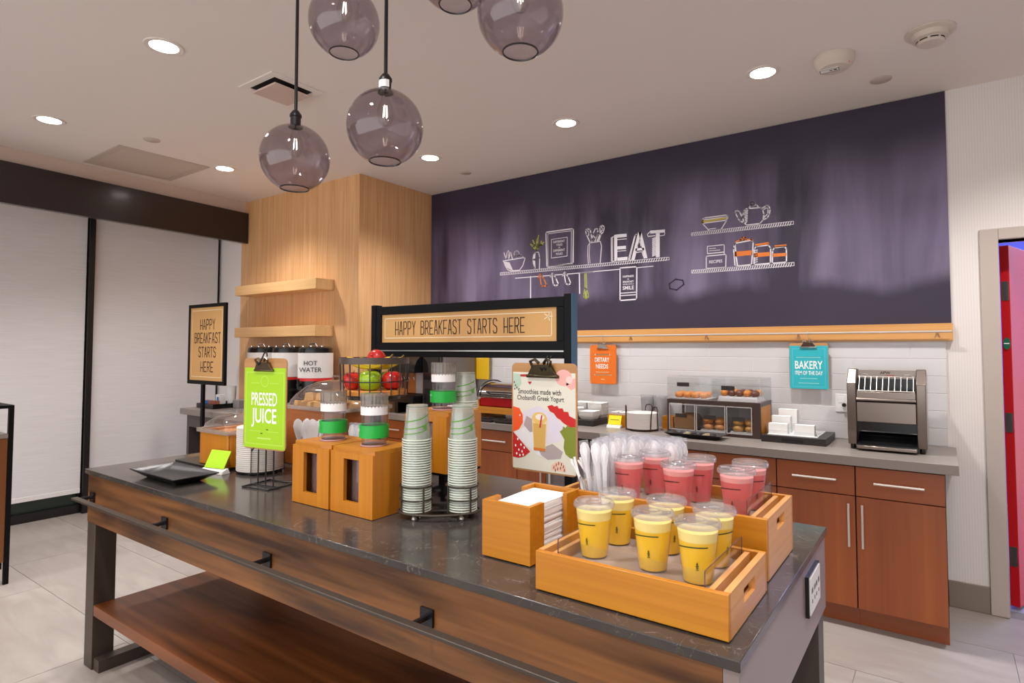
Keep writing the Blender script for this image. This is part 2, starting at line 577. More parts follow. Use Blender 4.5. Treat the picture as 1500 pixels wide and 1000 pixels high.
# roller shades
def shade_mat():
    m, nt, p = base_mat('roller_shade_fabric')
    tc = nt.nodes.new('ShaderNodeTexCoord')
    mp = nt.nodes.new('ShaderNodeMapping')
    mp.inputs['Scale'].default_value = (1, 1.2, 42)
    n = nt.nodes.new('ShaderNodeTexNoise')
    n.inputs['Scale'].default_value = 3
    n.inputs['Detail'].default_value = 5
    cr = nt.nodes.new('ShaderNodeValToRGB')
    cr.color_ramp.elements[0].position = 0.3
    cr.color_ramp.elements[0].color = rgb(210, 206, 207)
    cr.color_ramp.elements[1].position = 0.7
    cr.color_ramp.elements[1].color = rgb(220, 216, 217)
    nt.links.new(tc.outputs['Object'], mp.inputs['Vector'])
    nt.links.new(mp.outputs['Vector'], n.inputs['Vector'])
    nt.links.new(n.outputs['Fac'], cr.inputs['Fac'])
    nt.links.new(cr.outputs['Color'], p.inputs['Base Color'])
    p.inputs['Roughness'].default_value = 0.85
    return m
M_shade = shade_mat()
for y0, y1, lab in ((0.0, 2.135, 'wide light grey roller shade pulled down left of the black mullion'), (2.20, 3.345, 'light grey roller shade pulled down behind the poster stand')):
    s = thing('roller_shade', lab, 'window shade', (-6.40, y0, 0), group='roller shades')
    L = y1 - y0
    B(0, 0.004, 0, L, 0.225, 2.92).build('fabric', M_shade, s)
    B(-0.003, 0.010, 0, L, 0.185, 0.2245).build('hem_bar', mat('shade_hem', (222, 218, 216), 0.6), s, bevel=0.002)
tag(B(-6.40, -6.36, 2.145, 2.19, 0.001, 2.92).build('trim_3', M_mull), kind='structure')

# ------------------------------------------------------------------ chalkboard wall panel
def chalk_mat():
    m, nt, p = base_mat('purple_chalkboard')
    tc = nt.nodes.new('ShaderNodeTexCoord')
    def noise(sc, stretch, det=6, dist=0.3):
        mp = nt.nodes.new('ShaderNodeMapping')
        mp.inputs['Scale'].default_value = stretch
        n = nt.nodes.new('ShaderNodeTexNoise')
        n.inputs['Scale'].default_value = sc
        n.inputs['Detail'].default_value = det
        n.inputs['Distortion'].default_value = dist
        nt.links.new(tc.outputs['Object'], mp.inputs['Vector'])
        nt.links.new(mp.outputs['Vector'], n.inputs['Vector'])
        return n
    a = noise(3.2, (1, 1, 0.16))
    b = noise(1.6, (1, 1, 0.9))
    # wiped-chalk band between the lower clean strip and the upper part of the board
    sep = nt.nodes.new('ShaderNodeSeparateXYZ')
    nt.links.new(tc.outputs['Object'], sep.inputs[0])
    wob = nt.nodes.new('ShaderNodeMath'); wob.operation = 'MULTIPLY_ADD'
    wob.inputs[1].default_value = 0.28
    nt.links.new(noise(2.2, (1, 1, 0.2), 3).outputs['Fac'], wob.inputs[0])
    nt.links.new(sep.outputs['Z'], wob.inputs[2])
    lo = nt.nodes.new('ShaderNodeMapRange'); lo.interpolation_type = 'SMOOTHSTEP'
    lo.inputs['From Min'].default_value = 0.34; lo.inputs['From Max'].default_value = 0.46
    nt.links.new(wob.outputs[0], lo.inputs['Value'])
    hi = nt.nodes.new('ShaderNodeMapRange'); hi.interpolation_type = 'SMOOTHSTEP'
    hi.inputs['From Min'].default_value = 1.38; hi.inputs['From Max'].default_value = 0.95
    nt.links.new(wob.outputs[0], hi.inputs['Value'])
    mul = nt.nodes.new('ShaderNodeMath'); mul.operation = 'MULTIPLY'
    nt.links.new(lo.outputs[0], mul.inputs[0]); nt.links.new(hi.outputs[0], mul.inputs[1])
    st = nt.nodes.new('ShaderNodeMapRange')
    st.inputs['From Min'].default_value = 0.36; st.inputs['From Max'].default_value = 0.72
    nt.links.new(a.outputs['Fac'], st.inputs['Value'])
    m2 = nt.nodes.new('ShaderNodeMath'); m2.operation = 'MULTIPLY'
    nt.links.new(mul.outputs[0], m2.inputs[0]); nt.links.new(st.outputs[0], m2.inputs[1])
    m3 = nt.nodes.new('ShaderNodeMath'); m3.operation = 'MULTIPLY_ADD'
    m3.inputs[1].default_value = 0.12
    nt.links.new(b.outputs['Fac'], m3.inputs[0]); nt.links.new(m2.outputs[0], m3.inputs[2])
    mx = nt.nodes.new('ShaderNodeMix'); mx.data_type = 'RGBA'
    mx.inputs['A'].default_value = rgb(42, 32, 50)
    mx.inputs['B'].default_value = rgb(124, 112, 140)
    nt.links.new(m3.outputs[0], mx.inputs['Factor'])
    nt.links.new(mx.outputs['Result'], p.inputs['Base Color'])
    p.inputs['Roughness'].default_value = 0.48
    p.inputs['Specular IOR Level'].default_value = 0.4
    return m
BX0, BX1, BZ0, BZ1 = -4.12, 0.05, 1.635, CEIL - 0.004
board = thing('chalkboard', 'large purple chalkboard wall with chalk drawings of kitchen shelves', 'chalkboard', (BX0, WALL_Y - 0.012, BZ0))
board.name = 'chalkboard'
B(0, BX1 - BX0, 0, 0.0115, 0, BZ1 - BZ0).build('board_panel', chalk_mat(), board)
CHALK = {
 'white': [
  (6, [(-3.221, 2.277), (-3.205, 2.236), (-3.178, 2.195), (-3.136, 2.181), (-3.046, 2.179), (-3.010, 2.216), (-2.982, 2.282), (-3.010, 2.287), (-3.227, 2.277)]),
  (7, [(-3.211, 2.267), (-3.184, 2.213)]),
  (7, [(-3.200, 2.264), (-3.172, 2.209)]),
  (7, [(-3.189, 2.262), (-3.160, 2.204)]),
  (7, [(-3.178, 2.259), (-3.148, 2.200)]),
  (7, [(-3.168, 2.257), (-3.137, 2.195)]),
  (7, [(-3.157, 2.254), (-3.125, 2.191)]),
  (6, [(-3.216, 2.350), (-3.194, 2.296), (-3.178, 2.355), (-3.152, 2.374), (-3.168, 2.302), (-3.141, 2.352), (-3.125, 2.290)]),
  (6, [(-3.157, 2.371), (-3.146, 2.326), (-3.162, 2.293)]),
  (6, [(-3.047, 2.326), (-3.053, 2.310), (-3.067, 2.302), (-3.084, 2.303), (-3.098, 2.314), (-3.104, 2.331), (-3.098, 2.347), (-3.084, 2.355), (-3.067, 2.354), (-3.053, 2.342), (-3.047, 2.326)]),
  (6, [(-3.064, 2.302), (-3.062, 2.308), (-3.056, 2.313), (-3.046, 2.316), (-3.036, 2.316), (-3.025, 2.314), (-3.016, 2.309), (-3.010, 2.303), (-3.008, 2.297)]),
  (6, [(-3.119, 2.300), (-3.117, 2.305), (-3.112, 2.310), (-3.104, 2.313), (-3.095, 2.313), (-3.087, 2.311), (-3.079, 2.307), (-3.074, 2.302), (-3.072, 2.296)]),
  (6, [(-2.867, 2.326), (-2.892, 2.311), (-2.901, 2.262), (-2.893, 2.211), (-2.878, 2.176)]),
  (6, [(-2.867, 2.326), (-2.840, 2.319), (-2.829, 2.272), (-2.833, 2.181)]),
  (12, [(-2.880, 2.315), (-2.887, 2.261), (-2.881, 2.185)]),
  (8, [(-2.765, 2.486), (-2.492, 2.487), (-2.496, 2.195), (-2.756, 2.183), (-2.765, 2.486)]),
  (4, [(-2.745, 2.471), (-2.511, 2.471), (-2.515, 2.190), (-2.744, 2.189), (-2.745, 2.471)]),
  (4, [(-2.709, 2.418), (-2.551, 2.421), (-2.553, 2.262), (-2.710, 2.258), (-2.709, 2.418)]),
  (5, [(-3.088, 2.111), (-2.300, 2.109)]),
  (5, [(-2.427, 2.111), (-2.074, 2.113)]),
  (4, [(-1.921, 2.114), (-1.790, 2.115)]),
  (7, [(-2.925, 2.113), (-2.925, 1.928)]),
  (8, [(-2.436, 2.102), (-2.434, 1.943)]),
  (8, [(-2.706, 2.114), (-2.691, 2.031), (-2.668, 2.017), (-2.639, 2.028), (-2.667, 2.086), (-2.691, 2.117)]),
  (6, [(-2.720, 2.098), (-2.710, 2.126), (-2.691, 2.129), (-2.686, 2.104)]),
  (8, [(-2.582, 2.113), (-2.568, 2.032), (-2.545, 2.018), (-2.517, 2.028), (-2.545, 2.086), (-2.568, 2.116)]),
  (6, [(-2.596, 2.098), (-2.587, 2.126), (-2.568, 2.128), (-2.563, 2.104)]),
  (5, [(-2.337, 2.351), (-2.354, 2.327), (-2.357, 2.260), (-2.352, 2.183)]),
  (5, [(-2.337, 2.351), (-2.241, 2.353), (-2.230, 2.315), (-2.242, 2.182)]),
  (4, [(-2.337, 2.351), (-2.342, 2.258), (-2.336, 2.186)]),
  (7, [(-2.335, 2.355), (-2.368, 2.422), (-2.377, 2.457), (-2.362, 2.472), (-2.334, 2.460), (-2.325, 2.425), (-2.315, 2.365)]),
  (7, [(-2.320, 2.357), (-2.306, 2.423), (-2.282, 2.467), (-2.261, 2.452), (-2.268, 2.402), (-2.292, 2.354)]),
  (7, [(-2.268, 2.360), (-2.240, 2.416), (-2.244, 2.467), (-2.226, 2.485), (-2.203, 2.466), (-2.212, 2.429), (-2.236, 2.407), (-2.254, 2.359)]),
  (5, [(-2.310, 2.415), (-2.282, 2.379), (-2.263, 2.427)]),
  (5, [(-2.358, 2.455), (-2.344, 2.436), (-2.348, 2.411)]),
  (5, [(-2.230, 2.473), (-2.221, 2.451), (-2.231, 2.427)]),
  (0, [(-2.117, 2.391), (-2.090, 2.392), (-2.090, 2.182), (-2.117, 2.180)]),
  (0, [(-2.094, 2.393), (-2.008, 2.390), (-2.008, 2.365), (-2.092, 2.366)]),
  (0, [(-2.092, 2.297), (-2.015, 2.295), (-2.015, 2.270), (-2.092, 2.272)]),
  (0, [(-2.093, 2.207), (-2.001, 2.207), (-2.003, 2.180), (-2.096, 2.181)]),
  (0, [(-1.910, 2.391), (-1.882, 2.388), (-1.942, 2.177), (-1.972, 2.176)]),
  (0, [(-1.907, 2.391), (-1.882, 2.388), (-1.836, 2.182), (-1.863, 2.181)]),
  (0, [(-1.933, 2.265), (-1.864, 2.264), (-1.860, 2.246), (-1.937, 2.247)]),
  (0, [(-1.811, 2.391), (-1.691, 2.387), (-1.693, 2.364), (-1.810, 2.368)]),
  (0, [(-1.765, 2.370), (-1.734, 2.368), (-1.736, 2.181), (-1.767, 2.180)]),
  (5, [(-2.124, 2.378), (-2.142, 2.370), (-2.142, 2.182), (-2.120, 2.180)]),
  (4, [(-2.132, 2.372), (-2.132, 2.183)]),
  (4, [(-2.088, 2.351), (-2.010, 2.349)]),
  (4, [(-2.089, 2.258), (-2.016, 2.257)]),
  (5, [(-1.925, 2.376), (-1.940, 2.366), (-1.994, 2.182), (-1.977, 2.178)]),
  (4, [(-1.932, 2.373), (-1.984, 2.181)]),
  (4, [(-1.929, 2.232), (-1.882, 2.236), (-1.863, 2.182)]),
  (4, [(-1.915, 2.283), (-1.898, 2.325), (-1.888, 2.280)]),
  (5, [(-1.813, 2.382), (-1.834, 2.366), (-1.830, 2.348), (-1.773, 2.348)]),
  (5, [(-1.792, 2.326), (-1.768, 2.333)]),
  (5, [(-1.792, 2.316), (-1.768, 2.323)]),
  (5, [(-1.792, 2.305), (-1.768, 2.312)]),
  (5, [(-1.792, 2.295), (-1.769, 2.302)]),
  (5, [(-1.792, 2.285), (-1.769, 2.292)]),
  (5, [(-1.792, 2.275), (-1.769, 2.282)]),
  (5, [(-1.792, 2.264), (-1.769, 2.272)]),
  (5, [(-1.792, 2.254), (-1.769, 2.261)]),
  (5, [(-1.792, 2.244), (-1.769, 2.251)]),
  (5, [(-1.793, 2.234), (-1.769, 2.241)]),
  (5, [(-1.793, 2.223), (-1.769, 2.231)]),
  (5, [(-1.793, 2.213), (-1.769, 2.220)]),
  (5, [(-1.793, 2.203), (-1.770, 2.210)]),
  (5, [(-1.793, 2.193), (-1.770, 2.200)]),
  (4, [(-1.730, 2.343), (-1.698, 2.343), (-1.693, 2.361)]),
  (7, [(-2.067, 2.123), (-1.924, 2.122), (-1.928, 1.868), (-2.069, 1.865), (-2.067, 2.123)]),
  (5, [(-2.067, 1.922), (-1.927, 1.924)]),
  (5, [(-2.067, 1.903), (-1.927, 1.904)]),
  (6, [(-1.410, 2.424), (-1.393, 2.436), (-1.228, 2.437), (-1.221, 2.423), (-1.400, 2.422), (-1.410, 2.424)]),
  (6, [(-1.404, 2.398), (-1.235, 2.400), (-1.222, 2.420)]),
  (5, [(-1.404, 2.395), (-1.359, 2.341)]),
  (5, [(-1.235, 2.393), (-1.273, 2.337)]),
  (4, [(-1.356, 2.350), (-1.311, 2.351)]),
  (6, [(-1.105, 2.462), (-1.117, 2.438), (-1.121, 2.401), (-1.113, 2.369), (-1.095, 2.348), (-1.006, 2.348), (-0.985, 2.371), (-0.979, 2.408), (-0.987, 2.443), (-0.998, 2.458), (-1.081, 2.463), (-1.105, 2.462)]),
  (6, [(-1.081, 2.465), (-1.063, 2.481), (-1.027, 2.482), (-1.013, 2.463)]),
  (6, [(-1.039, 2.493), (-1.042, 2.486), (-1.049, 2.483), (-1.058, 2.484), (-1.065, 2.490), (-1.068, 2.497), (-1.065, 2.504), (-1.058, 2.508), (-1.049, 2.506), (-1.042, 2.501), (-1.039, 2.493)]),
  (6, [(-1.112, 2.425), (-1.124, 2.408), (-1.142, 2.448), (-1.157, 2.459), (-1.175, 2.455), (-1.169, 2.442), (-1.154, 2.405), (-1.140, 2.381), (-1.113, 2.369)]),
  (6, [(-0.990, 2.452), (-0.963, 2.467), (-0.949, 2.466), (-0.938, 2.439), (-0.944, 2.403), (-0.959, 2.380), (-0.982, 2.372)]),
  (5, [(-0.984, 2.439), (-0.961, 2.454), (-0.951, 2.441), (-0.954, 2.410), (-0.979, 2.386)]),
  (5, [(-1.111, 2.447), (-1.087, 2.450)]),
  (5, [(-1.110, 2.435), (-1.088, 2.439)]),
  (5, [(-1.108, 2.424), (-1.089, 2.428)]),
  (5, [(-1.106, 2.412), (-1.090, 2.416)]),
  (5, [(-1.105, 2.401), (-1.090, 2.405)]),
  (5, [(-1.103, 2.389), (-1.091, 2.394)]),
  (5, [(-1.102, 2.378), (-1.092, 2.383)]),
  (5, [(-1.100, 2.366), (-1.093, 2.372)]),
  (4, [(-1.372, 2.174), (-1.372, 2.226), (-1.251, 2.226), (-1.252, 2.163)]),
  (5, [(-1.381, 2.155), (-1.239, 2.156), (-1.243, 2.063), (-1.382, 2.066), (-1.381, 2.155)]),
  (3, [(-1.358, 2.208), (-1.313, 2.207)]),
  (3, [(-1.358, 2.192), (-1.282, 2.191)]),
  (5, [(-1.368, 2.173), (-1.257, 2.173)]),
  (6, [(-1.175, 2.228), (-1.187, 2.194), (-1.178, 2.065), (-1.066, 2.068), (-1.052, 2.225), (-1.064, 2.238), (-1.175, 2.228)]),
  (7, [(-1.176, 2.219), (-1.171, 2.143), (-1.162, 2.073)]),
  (6, [(-1.032, 2.192), (-1.047, 2.175), (-1.049, 2.066), (-0.942, 2.067), (-0.939, 2.170), (-0.953, 2.193), (-1.032, 2.192)]),
  (6, [(-0.914, 2.171), (-0.927, 2.154), (-0.930, 2.066), (-0.840, 2.067), (-0.839, 2.154), (-0.849, 2.173), (-0.914, 2.171)]),
  (4, [(-1.041, 2.165), (-1.026, 2.166)]),
  (4, [(-1.041, 2.151), (-1.027, 2.153)]),
  (4, [(-1.042, 2.138), (-1.027, 2.139)]),
  (4, [(-1.042, 2.124), (-1.027, 2.126)]),
  (4, [(-1.042, 2.110), (-1.027, 2.112)]),
  (4, [(-1.042, 2.097), (-1.028, 2.099)]),
  (4, [(-1.043, 2.083), (-1.028, 2.085)]),
 ],
 'orange': [
  (8, [(-2.828, 2.114), (-2.813, 2.030), (-2.789, 2.016), (-2.759, 2.027), (-2.788, 2.087), (-2.813, 2.117)]),
  (6, [(-2.843, 2.099), (-2.833, 2.127), (-2.813, 2.130), (-2.808, 2.104)]),
  (7, [(-1.169, 2.237), (-1.139, 2.249), (-1.114, 2.245), (-1.067, 2.245), (-1.055, 2.237)]),
  (7, [(-1.136, 2.249), (-1.126, 2.264), (-1.105, 2.261), (-1.099, 2.248)]),
  (8, [(-1.035, 2.204), (-0.956, 2.208)]),
  (5, [(-1.032, 2.195), (-0.953, 2.202)]),
  (7, [(-0.908, 2.182), (-0.843, 2.182)]),
  (5, [(-0.911, 2.175), (-0.846, 2.176)]),
  (0, [(-1.181, 2.169), (-1.059, 2.168), (-1.059, 2.135), (-1.182, 2.134)]),
  (0, [(-1.049, 2.147), (-0.941, 2.145), (-0.943, 2.117), (-1.049, 2.118)]),
  (0, [(-0.927, 2.132), (-0.840, 2.130), (-0.840, 2.108), (-0.928, 2.109)]),
 ],
 'green': [
  (8, [(-2.864, 2.334), (-2.877, 2.386), (-2.900, 2.430)]),
  (8, [(-2.864, 2.334), (-2.852, 2.391), (-2.842, 2.466)]),
  (8, [(-2.864, 2.334), (-2.832, 2.381), (-2.788, 2.401)]),
  (8, [(-2.872, 2.351), (-2.902, 2.371), (-2.923, 2.399)]),
  (8, [(-2.857, 2.367), (-2.862, 2.426), (-2.852, 2.442)]),
  (8, [(-2.852, 2.362), (-2.817, 2.384), (-2.812, 2.412)]),
  (8, [(-2.877, 2.386), (-2.892, 2.391), (-2.907, 2.389)]),
  (8, [(-2.837, 2.381), (-2.807, 2.378), (-2.798, 2.386)]),
  (7, [(-2.385, 2.098), (-2.383, 1.980), (-2.398, 1.926), (-2.391, 1.898), (-2.359, 1.896), (-2.350, 1.923), (-2.368, 1.971), (-2.372, 2.097)]),
  (14, [(-2.377, 1.948), (-2.374, 1.909)]),
 ],
 'yellow': [
  (9, [(-1.404, 2.408), (-1.241, 2.416)]),
  (6, [(-1.407, 2.418), (-1.410, 2.409), (-1.400, 2.403)]),
 ],
 'dark': [
  (7, [(-1.663, 1.971), (-1.613, 2.003), (-1.558, 1.991), (-1.551, 1.960), (-1.606, 1.922), (-1.658, 1.936), (-1.663, 1.971)]),
 ],
}
CH_COL = {'white': (226, 220, 226), 'orange': (224, 124, 58), 'green': (168, 172, 84), 'yellow': (204, 178, 66), 'dark': (48, 40, 58)}
RX, UZ = (1, 0, 0), (0, 0, 1)
cb_org = (-BX0, -0.0012, -BZ0)
for key, strokes in CHALK.items():
    mb = MB()
    for w, pts in strokes:
        if w: mb.ribbon(pts, w * 0.0014, cb_org, RX, UZ)
        else: mb.poly(pts, cb_org, RX, UZ)
    if key == 'white':
        for x0, x1, z, th, n in ((-3.26, -1.662, 2.15, 0.023, 80), (-1.489, -0.792, 2.314, 0.024, 44), (-1.49, -0.793, 2.036, 0.025, 44)):
            mb.ribbon([(x0, z), (x1, z + 0.003), (x1, z + th), (x0, z + th), (x0, z)], 0.004, cb_org, RX, UZ)
            for i in range(n):
                x = x0 + (x1 - x0 - 0.012) * (i + 0.3) / n
                mb.ribbon([(x, z), (x + 0.011, z + th)], 0.006, cb_org, RX, UZ)
    cm_ = mat('chalk_' + key, CH_COL[key], 0.9, vary=0.12, scale=160)
    # one part per drawn cluster: strokes grouped by where they sit on the board
    bins = {}
    for f in mb.f:
        cxm = sum(mb.v[i][0] for i in f) / len(f) + BX0
        bins.setdefault(0 if cxm < -2.75 else 1 if cxm < -2.3 else 2 if cxm < -1.58 else 3, []).append(f)
    for fs in bins.values():
        sub_ = MB()
        for f in fs: sub_.add([mb.v[i] for i in f], [tuple(range(len(f)))])
        sub_.build('chalk_drawing', cm_, board)
for body, x, z, h, w in (('DIFFERENT', -2.633, 2.393, 0.020, 0.114), ('YOLKS', -2.630, 2.365, 0.020, 0.062), ('FOR', -2.630, 2.341, 0.012, 0.022), ('DIFFERENT', -2.633, 2.318, 0.020, 0.114), ('FOLKS', -2.630, 2.288, 0.020, 0.066),
                         ('HAPPINESS', -1.997, 2.052, 0.016, 0.094), ('IS', -1.997, 2.030, 0.010, 0.012), ('BREAKFAST', -1.997, 2.010, 0.016, 0.092), ('SERVED WITH A', -1.997, 1.990, 0.010, 0.092), ('SMILE', -1.998, 1.962, 0.030, 0.096), ('RECIPES', -1.313, 2.111, 0.022, 0.094)):
    lettering(body, MATS['chalk_white'], board, (x - BX0, -0.0014, z - BZ0), RX, UZ, h, w, 0.02)

# ------------------------------------------------------------------ backsplash tiles, wood rail with hanging rod
M_tile = mat('white_glazed_tile', (206, 203, 203), 0.16, vary=0.025, scale=3)
splash = tag(B(-4.12, 0.02, WALL_Y - 0.0128, WALL_Y - 0.0004, 0.9145, 1.53).build('wall_backsplash', mat('tile_grout', (216, 212, 210), 0.8)), kind='structure')
TZ, TL = 0.1017, 0.61
tmes = {}
for r in range(6):
    x = -4.12 - (TL / 2 if r % 2 else 0)
    while x < 0.02:
        a, b = max(x, -4.12), min(x + TL, 0.02)
        key = (round(a - x, 3), round(b - a, 3))
        if b - a > 0.01:
            if key not in tmes:
                q = MB()
                w, h, e = b - a - 0.0008, TZ - 0.0018, 0.0022
                q.hexa([(0.001, -0.001, 0.001), (w, -0.001, 0.001), (w, 0.004, 0.001), (0.001, 0.004, 0.001)], [(0.001, -0.001, h), (w, -0.001, h), (w, 0.004, h), (0.001, 0.004, h)])
                q.add([(e, -0.0035, e), (w - e, -0.0035, e), (w - e, -0.0035, h - e), (e, -0.0035, h - e), (0.001, -0.001, 0.001), (w, -0.001, 0.001), (w, -0.001, h), (0.001, -0.001, h)], [(0, 1, 2, 3), (4, 5, 1, 0), (5, 6, 2, 1), (6, 7, 3, 2), (7, 4, 0, 3)])
                tmes[key] = q.mesh('tile', M_tile, 20)
            o = bpy.data.objects.new('tile', tmes[key])
            COL.objects.link(o)
            o.parent = splash
            o.location = (a, WALL_Y - 0.0105, 0.9165 + r * TZ)
        x += TL
M_rail = wood('oak_rail', (188, 128, 66), (222, 166, 96), 'X', 0.45, 60, 6)
rail = thing('display_rail', 'long oak strip with a steel hanging rod under the chalkboard', 'rail', (-4.12, WALL_Y - 0.0005, 1.53))
B(0, 4.175, -0.030, 0, 0, 0.104).build('board_strip', M_rail, rail, bevel=0.002)
MB().cyl((0.02, -0.062, 0.055), (4.17, -0.062, 0.055), 0.0065, n=10).build('rod', M_nickel, rail)
for x in (0.35, 0.95, 1.55, 2.15, 2.74, 3.35, 4.10):
    h = MB().cyl((x, -0.030, 0.055), (x, -0.062, 0.055), 0.004, n=8)
    h.tube([(x - 0.012, -0.032, 0.022), (x, -0.036, 0.055), (x + 0.012, -0.032, 0.022)], 0.0025)
    h.build('bracket', M_chrome, rail)

# ------------------------------------------------------------------ ceiling fixtures
M_lens = emitter('downlight_lens', (255, 246, 236), 14.0)
M_trim = mat('white_trim_ring', (226, 214, 204), 0.5)
def downlight(x, y, label):
    t = thing('recessed_downlight', label, 'light', (x, y, CEIL), group='recessed ceiling downlights')
    MB().lathe([(0.066, -0.0005), (0.092, -0.0005), (0.088, -0.006), (0.066, -0.004)], 36, closed=True).build('trim_ring', M_trim, t)
    MB().lathe([(0.001, -0.0035), (0.066, -0.0035), (0.066, -0.0005), (0.001, -0.0005)], 36).build('lens', M_lens, t)
    l = bpy.data.lights.new('downlight_beam', 'SPOT')
    l.energy = DOWNLIGHT_W * 4
    l.color = DOWNLIGHT_COL
    l.spot_size = R(125)
    l.spot_blend = 0.9
    l.shadow_soft_size = 0.065
    o = bpy.data.objects.new('downlight_beam', l)
    COL.objects.link(o)
    o.parent = t
    o.location = (0, 0, -0.012)
for x, y, lab in ((-4.849, 1.382, 'bright recessed ceiling downlight above the wide roller shade, leftmost one'), (-3.183, 1.367, 'large bright recessed downlight left of the ceiling air vent'),
                  (-4.949, 2.628, 'recessed downlight beside the square ceiling access panel'), (-3.319, 3.426, 'recessed downlight near the wood column corner'),
                  (-2.048, 3.421, 'recessed downlight over the left half of the chalkboard'), (-0.776, 3.415, 'recessed downlight beside the round smoke detector'),
                  (0.50, 3.42, 'recessed downlight above the doorway, out of view'), (-1.5, 0.6, 'recessed downlight over the island, out of view'), (0.2, 1.37, 'recessed downlight right of the island, out of view'),
                  (-4.9, 0.1, 'recessed downlight left behind the camera, out of view'), (-3.2, -0.6, 'recessed downlight behind the island, out of view'), (-1.5, -0.9, 'recessed downlight behind the camera, out of view'), (0.4, -0.6, 'recessed downlight right behind the camera, out of view')):
    downlight(x, y, lab)
M_cplate = mat('ceiling_plate', (200, 184, 174), 0.6)
def disc(name, label, cat, x, y, r, h=0.006):
    o = MB().lathe([(r, 0), (r, -h * .5), (r * .9, -h), (0.001, -h)], 28).build(name, M_cplate, loc=(x, y, CEIL - 0.0005))
    tag(o, label, cat, 'round concealed sprinkler covers')
disc('sprinkler_cover', 'small round sprinkler cover near the top right corner of the chalkboard', 'sprinkler', -0.247, 3.891, 0.055)
disc('sprinkler_cover', 'small round sprinkler cover beside the square access panel', 'sprinkler', -4.70, 1.951, 0.055)
disc('sprinkler_cover', 'small round sprinkler cover near the top left corner of the chalkboard', 'sprinkler', -3.354, 3.902, 0.05)
# smoke detectors
sd = thing('smoke_detector', 'round cream smoke detector with a labelled face next to the downlight', 'smoke detector', (-0.428, 3.452, CEIL), group='smoke detectors')
M_cream = mat('cream_plastic', (212, 198, 184), 0.5)
MB().lathe([(0.100, -0.0005), (0.100, -0.02), (0.088, -0.045), (0.070, -0.062), (0.001, -0.066)], 32).build('housing', M_cream, sd)
B(-0.045, 0.045, -0.02, 0.02, -0.0685, -0.064).build('label_plate', mat('label_white', (236, 232, 228), 0.5), sd, loc=(-0.02, -0.01, 0))
q = MB()
for a, b, c, d in ((-0.045, 0.045, -0.021, -0.018), (-0.045, 0.045, 0.018, 0.021), (-0.045, -0.042, -0.02, 0.02), (0.042, 0.045, -0.02, 0.02), (0.02, 0.034, -0.006, 0.008), (0.0, 0.012, -0.004, 0.006)):
    q.box(a, b, c, d, -0.0692, -0.0685)
q.build('print', mat('grey_ink', (70, 62, 60), 0.6), sd, loc=(-0.02, -0.01, 0))
MB().sphere((0.072, -0.03, -0.05), 0.006, 8, 6).build('indicator', mat('pink_led', (226, 120, 130), 0.3), sd)
s2 = thing('smoke_detector', 'round cream smoke detector with dark vent slots at the upper right corner', 'smoke detector', (-0.01, 3.433, CEIL), group='smoke detectors')
MB().lathe([(0.105, -0.0005), (0.105, -0.008), (0.095, -0.012), (0.078, -0.014), (0.074, -0.038), (0.060, -0.042)], 32).build('housing', M_cream, s2)
MB().lathe([(0.058, -0.040), (0.058, -0.055), (0.05, -0.062), (0.001, -0.064)], 32).build('cap', M_cream, s2)
q = MB()
for i in range(8):
    a = i * math.pi / 4
    for k in range(4):
        t0, t1 = a + k * .15, a + (k + 1) * .15
        q.add([(0.0592 * math.cos(t), 0.0592 * math.sin(t), z) for t, z in ((t0, -.052), (t1, -.052), (t1, -.046), (t0, -.046))], [(0, 1, 2, 3)])
q.build('vent_slot', mat('slot_black', (28, 24, 24), 0.7), s2)
# air vent and access panel
M_vent_plate = mat('vent_plate_paint', (206, 182, 170), 0.65)
av = thing('air_vent', 'square ceiling air vent with a raised centre plate and dark slot', 'air vent', (-3.15, 2.003, CEIL))
fr = MB()
for a, b, c, d in ((-.17, .17, -.17, -.125), (-.17, .17, .125, .17), (-.17, -.125, -.125, .125), (.125, .17, -.125, .125)):
    fr.box(a, b, c, d, -0.007, -0.0005)
fr.build('frame', M_ceil, av, bevel=0.001)
B(-.125, .125, -.125, .125, -0.003, -0.0005).build('dark_throat', mat('vent_throat', (34, 26, 24), 0.9), av)
MB().hexa([(-.112, -.112, -.036), (.112, -.112, -.036), (.112, .112, -.036), (-.112, .112, -.036)], [(-.118, -.118, -.030), (.118, -.118, -.030), (.118, .118, -.030), (-.118, .118, -.030)]).build('centre_plate', M_vent_plate, av)
for sx, sy in ((-1, -1), (1, 1)):
    MB().cyl((.06 * sx, .06 * sy, -.0305), (.06 * sx, .06 * sy, -.002), 0.004, n=6).build('spacer', M_cplate, av)
ap = thing('access_panel', 'large flat square access panel in the ceiling above the shades', 'access panel', (-5.36, 2.195, CEIL))
fr = MB()
for a, b, c, d in ((-.35, .35, -.34, -.29), (-.35, .35, .29, .34), (-.35, -.30, -.29, .29), (.30, .35, -.29, .29)):
    fr.box(a, b, c, d, -0.006, -0.0005)
fr.build('frame', mat('panel_frame_paint', (196, 180, 168), 0.7), ap, bevel=0.001)
B(-.297, .297, -.287, .287, -0.004, -0.0005).build('panel', mat('panel_paint', (200, 186, 174), 0.7), ap)
# floating oak shelves
M_shelf = wood('light_oak_shelf', (198, 152, 100), (222, 180, 126), 'X', 0.5, 60, 6)
for z, lab in ((2.01, 'upper floating light oak shelf on the wood column'), (1.595, 'lower floating light oak shelf above the coffee urns')):
    o = B(-5.76, -4.455, 3.19, COLY - 0.0005, 0, 0.095).build('floating_shelf', M_shelf, bevel=0.002, loc=(0, 0, z))
    tag(o, lab, 'shelf', 'floating shelves')

